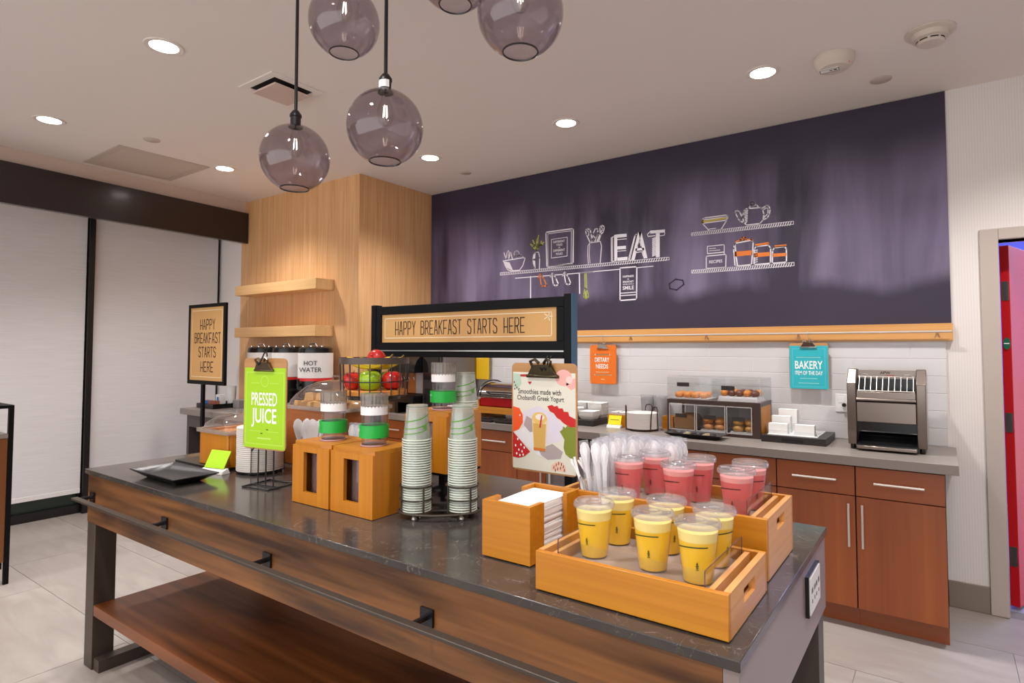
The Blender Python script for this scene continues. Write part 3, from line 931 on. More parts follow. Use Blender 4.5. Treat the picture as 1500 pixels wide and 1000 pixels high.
# ------------------------------------------------------------------ island
def quartz():
    m, nt, p = base_mat('dark_quartz')
    tc = nt.nodes.new('ShaderNodeTexCoord')
    n = nt.nodes.new('ShaderNodeTexNoise')
    n.inputs['Scale'].default_value = 5
    n.inputs['Detail'].default_value = 7
    v = nt.nodes.new('ShaderNodeTexNoise')
    v.inputs['Scale'].default_value = 7
    v.inputs['Detail'].default_value = 9
    v.inputs['Distortion'].default_value = 2.2
    nt.links.new(tc.outputs['Object'], n.inputs['Vector'])
    nt.links.new(tc.outputs['Object'], v.inputs['Vector'])
    cr = nt.nodes.new('ShaderNodeValToRGB')
    cr.color_ramp.elements[0].position = 0.35
    cr.color_ramp.elements[0].color = rgb(58, 53, 50)
    cr.color_ramp.elements[1].position = 0.7
    cr.color_ramp.elements[1].color = rgb(76, 70, 66)
    nt.links.new(n.outputs['Fac'], cr.inputs['Fac'])
    vr = nt.nodes.new('ShaderNodeValToRGB')
    e = vr.color_ramp.elements
    e[0].position = 0.497; e[0].color = (0, 0, 0, 1)
    e[1].position = 0.503; e[1].color = (0, 0, 0, 1)
    k = e.new(0.5); k.color = (0.5, 0.5, 0.5, 1)
    nt.links.new(v.outputs['Fac'], vr.inputs['Fac'])
    mx = nt.nodes.new('ShaderNodeMix'); mx.data_type = 'RGBA'
    mx.inputs['B'].default_value = rgb(150, 138, 128)
    nt.links.new(vr.outputs['Color'], mx.inputs['Factor'])
    nt.links.new(cr.outputs['Color'], mx.inputs['A'])
    nt.links.new(mx.outputs['Result'], p.inputs['Base Color'])
    p.inputs['Roughness'].default_value = 0.16
    return m
M_quartz = quartz()
M_walnut = wood('walnut_laminate', (54, 28, 10), (142, 90, 44), 'X', 0.4, 30, 9, (0.38, 0.62), mid=0.72)
M_walnut_y = wood('walnut_laminate_shelf', (66, 30, 12), (132, 74, 34), 'X', 0.35, 30, 8, (0.36, 0.64), mid=0.7)
M_endgrey = mat('glare_grey_end_panel', (140, 124, 120), 0.3)  # grazing glare on the wooden end, put into the colour as grey
M_bronze = mat('dark_bronze_metal', (70, 60, 52), 0.4, 0.3)
IX, IY, IL, IW, TOP = -3.355, 1.138, 3.04, 1.005, 0.914
isl = thing('serving_island', 'long breakfast island with dark quartz top and walnut front', 'island', (IX, IY, 0))
B(0, IL, 0, IW, TOP - 0.022, TOP).build('worktop', M_quartz, isl, bevel=0.002)
B(0.012, IL - 0.036, 0.012, 0.032, 0.667, TOP - 0.0225).build('front_apron', M_walnut, isl)
B(0.012, IL - 0.036, IW - 0.032, IW - 0.012, 0.667, TOP - 0.0225).build('back_apron', M_walnut, isl)
B(IL - 0.035, IL - 0.006, 0.012, IW - 0.012, 0.667, TOP - 0.0225).build('end_panel', M_endgrey, isl)
B(0.012, 0.034, 0.033, IW - 0.033, 0.667, TOP - 0.0225).build('end_panel', M_walnut, isl)
for x in (0.014, IL - 0.104):
    for y in (0.013, IW - 0.103):
        B(x, x + 0.09, y, y + 0.09, 0.0, 0.666).build('leg', M_bronze, isl, bevel=0.002)
B(0.106, IL - 0.106, 0.014, IW - 0.014, 0.247, 0.296).build('shelf', M_walnut_y, isl, bevel=0.002)
for x in (0.016, IL - 0.100):
    B(x + 0.09, x + 0.15, 0.02, IW - 0.02, 0.001, 0.055).build('stretcher', M_bronze, isl) if x < 1 else B(x - 0.06, x, 0.02, IW - 0.02, 0.001, 0.055).build('stretcher', M_bronze, isl)
rl = B(0.06, IL - 0.06, -0.072, -0.046, 0.790, 0.800).build('towel_rail', M_bronze, isl, bevel=0.002)
for x in (0.075, 0.795, 1.515, 2.244, 2.95):
    q = B(x - 0.022, x + 0.022, 0.004, 0.0115, 0.766, 0.812)
    q.cyl((x, 0.006, 0.789), (x, -0.05, 0.789), 0.008, n=10)
    q.build('bracket', M_blackgloss, rl)
# outlet on the end panel
op = B(0, 0.010, 0.658, 0.822, 0.752, 0.862).build('outlet_box', M_blackgloss, isl, loc=(IL - 0.006, 0, 0))
B(0.0102, 0.013, 0.664, 0.816, 0.758, 0.856).build('outlet_plate', M_white, op)
q = MB()
for y in (0.690, 0.726, 0.755, 0.79):
    q.box(0.0131, 0.0138, y - 0.008, y - 0.004, 0.812, 0.826)
    q.box(0.0131, 0.0138, y + 0.004, y + 0.008, 0.812, 0.826)
    q.box(0.0131, 0.0138, y - 0.003, y + 0.003, 0.785, 0.795)
q.build('outlet_slots', M_blackgloss, op)

# ------------------------------------------------------------------ back counter, cabinets
CY = 3.62   # counter front
CT = 0.914
tag(B(-4.123, 0.055, CY, WALL_Y - 0.016, CT - 0.050, CT).build('back_counter', M_grey_counter, bevel=0.002), 'long grey laminate worktop along the tiled back wall', 'worktop')
tag(B(-6.0, -4.13, 2.80, COLY - 0.001, CT - 0.055, CT).build('side_counter', M_grey_counter, bevel=0.002), 'grey laminate worktop in front of the wood column carrying the urns', 'worktop')
M_cherry = wood('cherry_cabinet', (124, 56, 18), (160, 84, 34), 'Z', 0.38, 34, 5, (0.28, 0.72), coat=0.15, mid=0.6)
M_cherry_x = wood('cherry_drawer', (124, 56, 18), (160, 84, 34), 'X', 0.38, 34, 5, (0.28, 0.72), coat=0.15, mid=0.6)
M_cab_dark = mat('cabinet_shadow_gap', (40, 20, 12), 0.7)
def cabinet(x0, x1, label, hinge=1, double=False):
    t = thing('base_cabinet', label, 'cabinet', (x0, CY + 0.045, 0), group='cherry base cabinets')
    w = x1 - x0
    B(0.0005, w - 0.0005, 0.002, 0.60, 0.105, CT - 0.051).build('body', M_cab_dark, t)
    B(0.0005, w - 0.0005, 0.055, 0.075, 0.001, 0.104).build('toe_kick', M_cherry_x, t)
    d = B(0.003, w - 0.003, -0.019, 0, 0.702, CT - 0.058).build('drawer', M_cherry_x, t, bevel=0.001)
    hw = 0.11
    h = MB().cyl((w / 2 - hw, -0.045, 0.779), (w / 2 + hw, -0.045, 0.779), 0.006, n=8)
    for s in (-1, 1): h.cyl((w / 2 + s * hw * 0.8, -0.045, 0.779), (w / 2 + s * hw * 0.8, -0.0195, 0.779), 0.004, n=6)
    h.build('handle', M_nickel, d)
    o = B(0.003, w - 0.003, -0.019, 0, 0.112, 0.697).build('cabinet_door', M_cherry, t, bevel=0.001)
    hx = 0.032 if hinge > 0 else w - 0.032
    h = MB().cyl((hx, -0.045, 0.435), (hx, -0.045, 0.66), 0.006, n=8)
    for z in (0.46, 0.635): h.cyl((hx, -0.045, z), (hx, -0.0195, z), 0.004, n=6)
    h.build('handle', M_nickel, o)
    return t
xs = [0.0, -0.395, -0.79, -1.185, -1.72]
names = ['cherry base cabinet under the toaster, at the right end', 'cherry base cabinet under the white paper holder tray, second from the right end', 'cherry base cabinet below the pastry case, third from the right end', 'cherry base cabinet between the pastry case and the grey fridge']
for i in range(4): cabinet(xs[i + 1], xs[i], names[i], 1 if i % 2 == 0 else -1)
xs = [-2.36, -2.62, -3.02, -3.42, -3.82, -4.12]
names = ['narrow cherry base cabinet left of the grey fridge', 'cherry base cabinet below the red chafing dish', 'cherry base cabinet left of the chafing dish', 'cherry base cabinet below the dark coffee machine', 'cherry base cabinet in the corner by the wood column']
for i in range(5): cabinet(xs[i + 1], xs[i], names[i], 1 if i % 2 else -1)
fr = thing('undercounter_fridge', 'grey undercounter fridge between the cherry cabinets', 'fridge', (-2.355, CY + 0.045, 0))
B(0, 0.63, 0.0, 0.58, 0.06, CT - 0.055).build('body', M_blackgloss, fr)
B(0.004, 0.626, -0.035, -0.001, 0.10, CT - 0.075).build('fridge_door', mat('grey_fridge_door', (112, 104, 104), 0.4, 0.3), fr, bevel=0.004)
MB().cyl((0.05, -0.06, 0.45), (0.05, -0.06, 0.75), 0.008, n=8).cyl((0.05, -0.06, 0.47), (0.05, -0.034, 0.47), 0.005, n=6).cyl((0.05, -0.06, 0.73), (0.05, -0.034, 0.73), 0.005, n=6).build('handle', M_nickel, fr)
B(0.02, 0.61, 0.05, 0.07, 0.001, 0.06).build('kick_grille', M_blackgloss, fr)
# side counter base with a dark waste opening
sc = thing('waste_station', 'dark grey cabinet with an open black bay under the side counter', 'cabinet', (-5.92, 2.83, 0))
M_dkgrey = mat('dark_grey_laminate', (74, 66, 64), 0.45)
B(0, 0.04, 0.0, 0.55, 0.001, CT - 0.056).build('side_panel', M_dkgrey, sc)
B(1.76, 1.80, 0.0, 0.55, 0.001, CT - 0.056).build('side_panel', M_dkgrey, sc)
B(0.04, 1.76, 0.0, 0.03, 0.745, CT - 0.056).build('top_rail', M_dkgrey, sc)
B(0.04, 1.76, 0.52, 0.55, 0.001, CT - 0.056).build('back_panel', M_blackgloss, sc)
B(0.60, 1.76, 0.0, 0.02, 0.10, 0.74).build('front_panel', M_dkgrey, sc)

# ------------------------------------------------------------------ pendant lamps
M_smoke = clear('smoked_glass', (235, 231, 235), 0.12, 0.02, 0.0)
M_rim = mat('smoked_glass_rim', (48, 40, 44), 0.15)
M_bulbglass = clear('bulb_glass', (250, 250, 246), 0.09, 0.02)
M_fil = emitter('filament', (255, 238, 214), 9.0)
def pendant(x, y, z, label):
    r = 0.127
    t = thing('pendant_lamp', label, 'pendant lamp', (x, y, z), group='smoked glass globe pendants')
    a0, a1 = R(24), R(172)
    prof = [(r * math.sin(a0 + (a1 - a0) * i / 24), -r * math.cos(a0 + (a1 - a0) * i / 24)) for i in range(25)]
    k = (r - 0.003) / r
    g = MB().lathe(prof + [(p[0] * k, p[1] * k) for p in reversed(prof)], 48, closed=True).build('glass_globe', M_smoke, t)
    rr, rz = prof[0]
    MB().tube([(rr * math.cos(i * math.pi / 20), rr * math.sin(i * math.pi / 20), rz) for i in range(40)], 0.0026, 6, True).build('rim', M_rim, g)
    MB().lathe([(0.026, r - 0.010), (0.026, r - 0.004), (0.019, r), (0.019, r + 0.030), (0.022, r + 0.032), (0.022, r + 0.040), (0.012, r + 0.055), (0.006, r + 0.06)], 20).build('socket', M_black, t)
    MB().cyl((0, 0, r + 0.055), (0, 0, CEIL - z - 0.022), 0.0062, n=10).build('rod', M_black, t)
    MB().lathe([(0.055, CEIL - z - 0.0005), (0.055, CEIL - z - 0.018), (0.008, CEIL - z - 0.022)], 28).build('ceiling_rose', M_black, t)
    b = MB().lathe([(0.001, 0.005), (0.016, 0.010), (0.026, 0.028), (0.029, 0.048), (0.024, 0.072), (0.014, 0.095), (0.013, r - 0.011)], 20).build('bulb', M_bulbglass, t)
    f = MB()
    for i in range(4):
        c, s = math.cos(i * math.pi / 2 + .4), math.sin(i * math.pi / 2 + .4)
        f.cyl((0.008 * c, 0.008 * s, 0.035), (0.005 * c, 0.005 * s, 0.075), 0.0009, n=5)
    f.build('filament', M_fil, b)
pendant(-1.992, 1.327, 2.208, 'smoked glass globe pendant hanging lowest, in front of the air vent')
pendant(-1.520, 1.352, 2.232, 'smoked glass globe pendant with a white tag at its socket, above the wood column corner')
pendant(-1.770, 1.374, 2.686, 'smoked glass globe pendant hanging high between the two lowest globes')
pendant(-0.994, 1.400, 2.474, 'large near smoked glass globe pendant cut by the top edge, rightmost')
pendant(-1.255, 1.406, 2.708, 'smoked glass globe pendant of which only the bottom opening shows')
st = [o for o in COL.objects if o.name.startswith('pendant_lamp')][1]
q = MB()
for i in range(4):
    t0, t1 = R(-130 + i * 30), R(-100 + i * 30)
    q.add([(0.0225 * math.cos(t), 0.0225 * math.sin(t), z) for t, z in ((t0, 0.133), (t1, 0.133), (t1, 0.158), (t0, 0.158))], [(0, 1, 2, 3)])
q.build('paper_tag', M_paper, st)

# ------------------------------------------------------------------ breakfast sign frame on the island
M_signblack = mat('black_powder_coat', (11, 10, 11), 0.5, spec=0.15)
SY = 1.90
sg = thing('sign_frame', 'black sign frame reading HAPPY BREAKFAST STARTS HERE standing on the island', 'sign', (-1.652, SY, TOP))
sw = 0.530
for s in (-1, 1):
    p = B(s * sw - 0.016, s * sw + 0.016, -0.02, 0.02, 0.008, 0.775).build('post', M_signblack, sg, bevel=0.002)
    B(s * sw - 0.045, s * sw + 0.045, -0.05, 0.05, 0.0, 0.008).build('foot', M_signblack, sg, bevel=0.002)
B(sw + 0.0162, sw + 0.0185, -0.02, 0.02, 0.30, 0.775).build('blue_edge', mat('blue_edge_strip', (44, 84, 112), 0.4), sg)
fb = MB()
fb.box(-sw + 0.0165, sw - 0.0165, -0.018, 0.018, 0.728, 0.766)
fb.box(-sw + 0.0165, sw - 0.0165, -0.018, 0.018, 0.535, 0.600)
fb.box(-sw + 0.0165, -sw + 0.05, -0.018, 0.018, 0.600, 0.728)
fb.box(sw - 0.05, sw - 0.0165, -0.018, 0.018, 0.600, 0.728)
fb.build('frame', M_signblack, sg, bevel=0.002)
B(-sw + 0.0165, sw - 0.0165, -0.0215, -0.0182, 0.560, 0.565).build('frame_bead', M_steel, sg)
B(-sw + 0.05, sw - 0.05, -0.010, 0.010, 0.600, 0.728).build('sign_panel', M_kraft, sg)
q = MB()
q.ribbon([(-.46, -.044), (.455, -.044), (.455, .046), (-.46, .046), (-.46, -.044)], 0.003, (0, -0.0108, 0.664), RX, UZ)
for k in range(5): q.ribbon([(.44, .030), (.44 + .02 * math.cos(k * 1.25), .030 + .016 * math.sin(k * 1.25))], 0.003, (0, -0.0108, 0.664), RX, UZ)
q.build('border_print', mat('cream_ink', (240, 226, 196), 0.6), sg)
stroke_words('HAPPY BREAKFAST STARTS HERE', M_ink_dark, sg, (-0.03, -0.0110, 0.664), RX, UZ, 0.058, 0.72, 0.0042)

# ------------------------------------------------------------------ clipboards
def bulldog(parent, x, z, y, m, s=1.0):
    """Wide spring clip: jaw plate, folded shoulders, two rolled ears."""
    c = MB()
    c.hexa([(x - .052 * s, y - .010, z - .012 * s), (x + .052 * s, y - .010, z - .012 * s), (x + .052 * s, y, z - .012 * s), (x - .052 * s, y, z - .012 * s)],
           [(x - .030 * s, y - .018, z + .020 * s), (x + .030 * s, y - .018, z + .020 * s), (x + .030 * s, y, z + .020 * s), (x - .030 * s, y, z + .020 * s)])
    c.cyl((x - .056 * s, y - .006, z - .014 * s), (x + .056 * s, y - .006, z - .014 * s), .005 * s, n=8)
    for sg_ in (-1, 1):
        c.tube([(x + sg_ * .030 * s, y - .012, z + .012 * s), (x + sg_ * .036 * s, y - .020, z + .030 * s), (x + sg_ * .020 * s, y - .018, z + .036 * s), (x + sg_ * .008 * s, y - .012, z + .024 * s)], .005 * s, 6)
    return c.build('spring_clip', m, parent, bevel=0.001)
def clipboard(name_label, loc, rz, w, h, paper_m, board_m, top_gap=0.045, clip_m=M_chrome, cs=1.0, margin=0.006, group=None, tilt=0.0):
    t = thing('clipboard', name_label, 'clipboard', loc, rz, group)
    t.rotation_euler[0] = tilt
    r = 0.02
    poly = []
    for cx_, cz_, a0 in ((w / 2 - r, r, -90), (w / 2 - r, h - r, 0), (-w / 2 + r, h - r, 90), (-w / 2 + r, r, 180)):
        for i in range(5):
            a = R(a0 + i * 22.5)
            poly.append((cx_ + r * math.cos(a), cz_ + r * math.sin(a)))
    MB().prism(poly, (0, 0, 0), RX, UZ, (0, 0.004, 0)).build('backing_board', board_m, t)
    B(-w / 2 + margin, w / 2 - margin, -0.0012, -0.0001, margin, h - top_gap).build('sheet', paper_m, t)
    bulldog(t, 0, h - top_gap + 0.004, -0.0013, clip_m, cs)
    return t
def hook(parent, z0, z1, m=M_black, y0=-0.004, y1=-0.004):
    return MB().tube([(0, y0, z0), (0.008, y0 - .006, z0 - .008), (0.014, y0 - .006, z0 + .006), (0.008, y0 - .004, z0 + .02), (0, (y0 + y1) / 2, (z0 + z1) / 2 + .008), (-0.006, y1, z1 - .01), (-0.003, y1 + .008, z1), (0.004, y1 + .012, z1 - .008)], 0.0022, 6).build('hook', m, parent)
FRONT = -0.0014
# pressed juice
M_lime = mat('lime_paper', (166, 212, 22), 0.6)
M_lime_l = mat('lime_print', (204, 232, 110), 0.6)
LX, LY = -2.305, 1.412
lj = clipboard('lime green PRESSED JUICE sign on a clipboard stand', (LX, LY, 1.068), R(9), 0.250, 0.378, M_lime, M_clip_board, 0.040, mat('tarnished_steel', (120, 104, 84), 0.3, 1.0), 1.0, 0.005)
lettering('PRESSED', M_ink_white, lj, (-0.002, FRONT, 0.208), RX, UZ, 0.055, 0.150, 0.012)
lettering('JUICE', M_ink_white, lj, (-0.002, FRONT, 0.130), RX, UZ, 0.080, 0.146, 0.018)
q = MB()
q.ribbon([(-.110, .022), (.110, .022), (.110, .318), (-.110, .318), (-.110, .022)], 0.0018, (0, FRONT, 0), RX, UZ)
q.ribbon([(-.08, .274), (-.03, .274)], .0015, (0, FRONT, 0), RX, UZ); q.ribbon([(.03, .274), (.08, .274)], .0015, (0, FRONT, 0), RX, UZ)
q.ribbon([(.022 * math.cos(i * .45), .282 + .022 * math.sin(i * .45)) for i in range(15)], .002, (0, FRONT, 0), RX, UZ)
q.ribbon([(-.085, .075), (-.02, .075)], .0015, (0, FRONT, 0), RX, UZ); q.ribbon([(.02, .075), (.085, .075)], .0015, (0, FRONT, 0), RX, UZ)
for i in range(7): q.ribbon([(-.036 + i * .011, .046), (-.029 + i * .011, .046)], .006, (0, FRONT, 0), RX, UZ)
q.build('print', M_lime_l, lj)
q = MB().ribbon([(-.018, .066), (-.010, .066)], .004, (0, FRONT, 0), RX, UZ)
q.ribbon([(.014, .083), (.022, .083)], .004, (0, FRONT, 0), RX, UZ)
q.build('print', mat('small_dark_print', (40, 60, 10), 0.6), lj)
MB().tube([(-.03, -.016, .365), (-.016, -.022, .350), (-.002, -.018, .372), (.004, -.010, .398), (.018, -.010, .404), (.024, -.012, .385)], 0.003, 6).build('hook', M_black, lj)
ls = thing('wire_sign_stand', 'black wire stand carrying the lime PRESSED JUICE clipboard', 'sign stand', (LX, LY, TOP), R(9))
q = MB()
q.tube([(-.075, -.04, .004), (.075, -.04, .004), (.075, .10, .004), (-.075, .10, .004)], 0.0035, 6, True)
for x in (-.045, .0, .045): q.tube([(x, .012, .004), (x, .012, .30)], 0.003, 6)
q.tube([(-.075, .012, .004), (.075, .012, .004)], 0.003, 6)
q.tube([(-.06, .012, .17), (-.06, -.01, .145), (-.06, -.01, .150)], 0.003, 6)
q.tube([(-.06, .012, .17), (.06, .012, .17)], 0.003, 6)
q.build('wire_frame', M_black, ls)
# smoothies poster
M_cream_paper = mat('cream_poster', (226, 222, 206), 0.6)
SW_, SH_ = 0.288, 0.404
sm = clipboard('smoothies poster with a drawn cup and fruit, clipped under the black sign frame', (-1.212, SY - 0.045, 1.028), 0.0, SW_, SH_, M_cream_paper, M_clip_board, 0.035, mat('dark_clip_steel', (92, 84, 66), 0.3, 1.0), 1.25, 0.006)
M_serif = mat('poster_black', (34, 32, 34), 0.6)
lettering('Smoothies made with', M_serif, sm, (-0.018, FRONT, 0.297), RX, UZ, 0.020, 0.192, 0.014)
lettering('Chobani\u00ae Greek Yogurt', M_serif, sm, (-0.014, FRONT, 0.271), RX, UZ, 0.025, 0.208, 0.014)
def art(col, polys, layer=0, name='poster_art'):
    mb = MB()
    for p in polys: mb.poly(p, (0, FRONT - layer * 0.0002, 0), RX, UZ)
    return mb.build(name, mat('art_%d_%d_%d' % col, col, 0.6), sm)
def blob(cx_, cz_, rx, rz_, n=18, a0=0, a1=360): return [(cx_ + rx * math.cos(R(a0 + (a1 - a0) * i / n)), cz_ + rz_ * math.sin(R(a0 + (a1 - a0) * i / n))) for i in range(n)]
EL, ER = -0.138, 0.138
art((222, 214, 226), [[(-.09, .22), (-.02, .245), (.05, .215), (.09, .17), (.07, .12), (-.02, .10), (-.08, .13), (-.10, .18)]], 0)
art((232, 230, 232), [[(EL, .135), (-.08, .165), (.02, .10), (.06, .055), (-.02, .06)]], 1)
art((176, 160, 160), [[(EL + .05, .17), (-.075, .205), (-.04, .19), (-.03, .15), (-.06, .145)], [(-.02, .085), (.04, .11), (.085, .085), (.075, .06), (.02, .05), (-.01, .065)]], 2)
art((242, 88, 28), [[(EL, .14), (-.110, .152), (-.092, .178), (-.092, .208), (-.108, .232), (EL, .238)]], 3)
art((196, 30, 32), [[(EL, .142), (EL, .046), (-.112, .044), (-.085, .052), (-.058, .072)]], 4)
art((200, 28, 26), [[(.018, .246), (.040, .252), (.048, .246), (.062, .250), (.068, .240), (.084, .242), (.090, .230), (.108, .230), (.112, .216), (ER, .206), (ER, .168), (.110, .176), (.098, .184), (.086, .190), (.074, .200), (.060, .206), (.046, .222), (.030, .228)]], 3)
art((128, 138, 40), [[(.072, .158), (.084, .166), (.086, .178), (.096, .172), (.106, .184), (.114, .176), (ER, .178), (ER, .062), (.116, .066), (.096, .078), (.088, .100), (.092, .130)]], 4)
art((240, 176, 168), [blob(.088, .352, .036, .030), [(.10, .345), (ER, .352), (ER, .318), (.12, .308), (.10, .322)]], 0)
art((238, 208, 200), [blob(.112, .345, .014, .014)], 1)
art((182, 206, 186), [[(EL, .365), (-.105, .362), (-.098, .325), (-.118, .300), (EL, .312)]], 0)
art((190, 30, 34), [[(-.104, .360), (-.05, .362), (-.052, .352), (-.104, .352)], [(-.07, .334), (-.05, .334), (-.060, .322)]], 2)
art((238, 196, 172), [[(.035, .030), (.052, .046), (.070, .050), (.088, .044), (.098, .030), (.098, .014), (.035, .014)]], 0)
q = MB()
for x, z in ((-.125, .09), (-.115, .115), (-.11, .075), (-.10, .095), (-.095, .07), (-.085, .085), (-.12, .06), (-.105, .055), (-.09, .058)): q.poly(blob(x, z, .0035, .005, 8), (0, FRONT - 0.0010, 0), RX, UZ)
q.poly(blob(-.105, .205, .003, .004, 8), (0, FRONT - 0.0010, 0), RX, UZ)
q.build('poster_art', M_ink_white, sm)
q = MB()
for x, z in ((.046, .026), (.056, .036), (.066, .042), (.078, .040), (.062, .022), (.074, .026), (.086, .032), (.090, .020), (.052, .016)): q.poly([(x - .002, z - .005), (x + .002, z - .005), (x + .003, z + .005), (x, z + .006)], (0, FRONT - 0.0004, 0), RX, UZ)
for x, z in ((-.132, .33), (-.126, .318), (-.130, .304), (-.12, .31)): q.poly(blob(x, z, .003, .004, 8), (0, FRONT - 0.0004, 0), RX, UZ)
q.build('poster_art', mat('art_dark_red', (120, 40, 36), 0.6), sm)
art((236, 214, 160), [[(-.050, .205), (.018, .205), (.010, .082), (-.042, .082)]], 5)
art((214, 170, 90), [[(-.045, .180), (.013, .180), (.008, .090), (-.040, .090)]], 6)
art((232, 192, 110), [blob(-.016, .200, .033, .022)], 7)
art((214, 120, 40), [[(-.042, .090), (.010, .090), (.009, .080), (-.041, .080)]], 8)
art((240, 232, 224), [blob(-.014, .204, .020, .011)], 8)
art((196, 40, 60), [[(-.017, .165), (-.010, .165), (-.002, .212), (-.008, .212)]], 9)
hk = MB()
for x in (-.004, .012):
    hk.tube([(x, -.016, .388), (x + .008, -.02, .378), (x + .012, -.012, .392), (x + .008, 0, .412), (x + .006, .022, .424), (x + .006, .026, .430)], .003, 6)
hk.build('hook', M_black, sm)
# wall clipboards hanging from the rod
def wall_clip(label, x, zb, w, h, m, board_m):
    t = clipboard(label, (x, WALL_Y - 0.060, zb), 0, w, h, m, board_m, 0.018, M_chrome, 0.9, 0.003, 'clipboards hanging from the rail')
    hook(t, h - .004, 1.585 - zb + 0.012, M_steel, -0.006, -0.006)
    return t
M_orange = mat('orange_paper', (228, 112, 18), 0.6)
dn = wall_clip('orange DIETARY NEEDS clipboard hanging from the rail', -2.198, 1.205, 0.232, 0.310, M_orange, mat('orange_board', (214, 116, 40), 0.6))
lettering('DIETARY', M_ink_white, dn, (-.008, FRONT, .192), RX, UZ, .036, .128, .014)
lettering('NEEDS', M_ink_white, dn, (-.008, FRONT, .140), RX, UZ, .036, .108, .014)
M_teal = mat('teal_paper', (40, 176, 188), 0.6)
bk = wall_clip('teal BAKERY ITEM OF THE DAY clipboard hanging from the rail', -0.708, 1.222, 0.234, 0.300, M_teal, M_clip_board)
lettering('BAKERY', M_ink_white, bk, (0, FRONT, .158), RX, UZ, .052, .164, .014)
lettering('ITEM OF THE DAY', M_ink_white, bk, (0, FRONT, .106), RX, UZ, .026, .164, .008)
M_yel = mat('yellow_paper', (222, 178, 24), 0.6)
fo = wall_clip('yellow clipboard sign hanging left of the chafing dish', -3.446, 1.205, 0.200, 0.310, M_yel, mat('yellow_board', (190, 150, 30), 0.6))
def small_print(parent, col, rows, dash=0.010):
    q = MB()
    for x0, x1, z, t in rows:
        x = x0
        while x < x1 - 0.002:
            q.ribbon([(x, z), (min(x + dash * .7, x1), z)], t, (0, FRONT, 0), RX, UZ)
            x += dash
    q.build('small_print', mat('smallprint_%d_%d_%d' % col, col, 0.6), parent)
small_print(dn, (248, 206, 160), [(-.068, .058, .232, .010), (-.06, .05, .094, .007), (-.074, .074, .072, .009), (-.016, .016, .038, .006)])
small_print(bk, (150, 222, 226), [(-.07, .07, .206, .006), (-.05, .05, .070, .005), (-.06, .06, .040, .006)])
q = MB().ribbon([(-.096, .018), (.096, .018), (.096, .262), (-.096, .262), (-.096, .018)], .0015, (0, FRONT, 0), RX, UZ)
q.build('border_print', mat('teal_print', (130, 214, 220), 0.6), bk)
q = MB()
for i in range(3):
    for k in range(2): q.ribbon([(-.045 + i * .028, .25 - k * .04), (-.030 + i * .028, .238 - k * .04), (-.045 + i * .028, .226 - k * .04)], .005, (0, FRONT, 0), RX, UZ)
q.build('print', mat('pale_yellow_print', (238, 214, 130), 0.6), fo)

# ------------------------------------------------------------------ island: black plate, dark mat
M_glaze = mat('black_glazed_stoneware', (34, 33, 36), 0.3, vary=0.3, scale=90, bump=0.15)
pl = MB()
X0, X1, Y0, Y1 = -0.207, 0.207, -0.096, 0.096
def ring(ix, iy, z): return [(X0 + ix, Y0 + iy, z), (X1 - ix, Y0 + iy, z), (X1 - ix, Y1 - iy, z), (X0 + ix, Y1 - iy, z)]
rs = [ring(.075, .045, 0), ring(0, 0, .034), ring(.003, .003, .038), ring(.055, .04, .016), ring(.075, .05, .012)]
for r_ in rs: pl.v += r_
for k in range(4):
    for j in range(4): pl.f.append((k * 4 + j, k * 4 + (j + 1) % 4, k * 4 + 4 + (j + 1) % 4, k * 4 + 4 + j))
pl.f += [(3, 2, 1, 0), (16, 17, 18, 19)]
tag(pl.build('serving_plate', M_glaze, loc=(-2.778, 1.276, TOP), bevel=0.002), 'empty black rectangular plate with a flared rim on the island corner', 'plate')
tag(B(-3.20, -2.742, 1.475, 1.83, 0, 0.010).build('serving_mat', mat('black_slate', (26, 25, 26), 0.3), bevel=0.002, loc=(0, 0, TOP)), 'flat black mat under the left wooden dome box', 'mat')

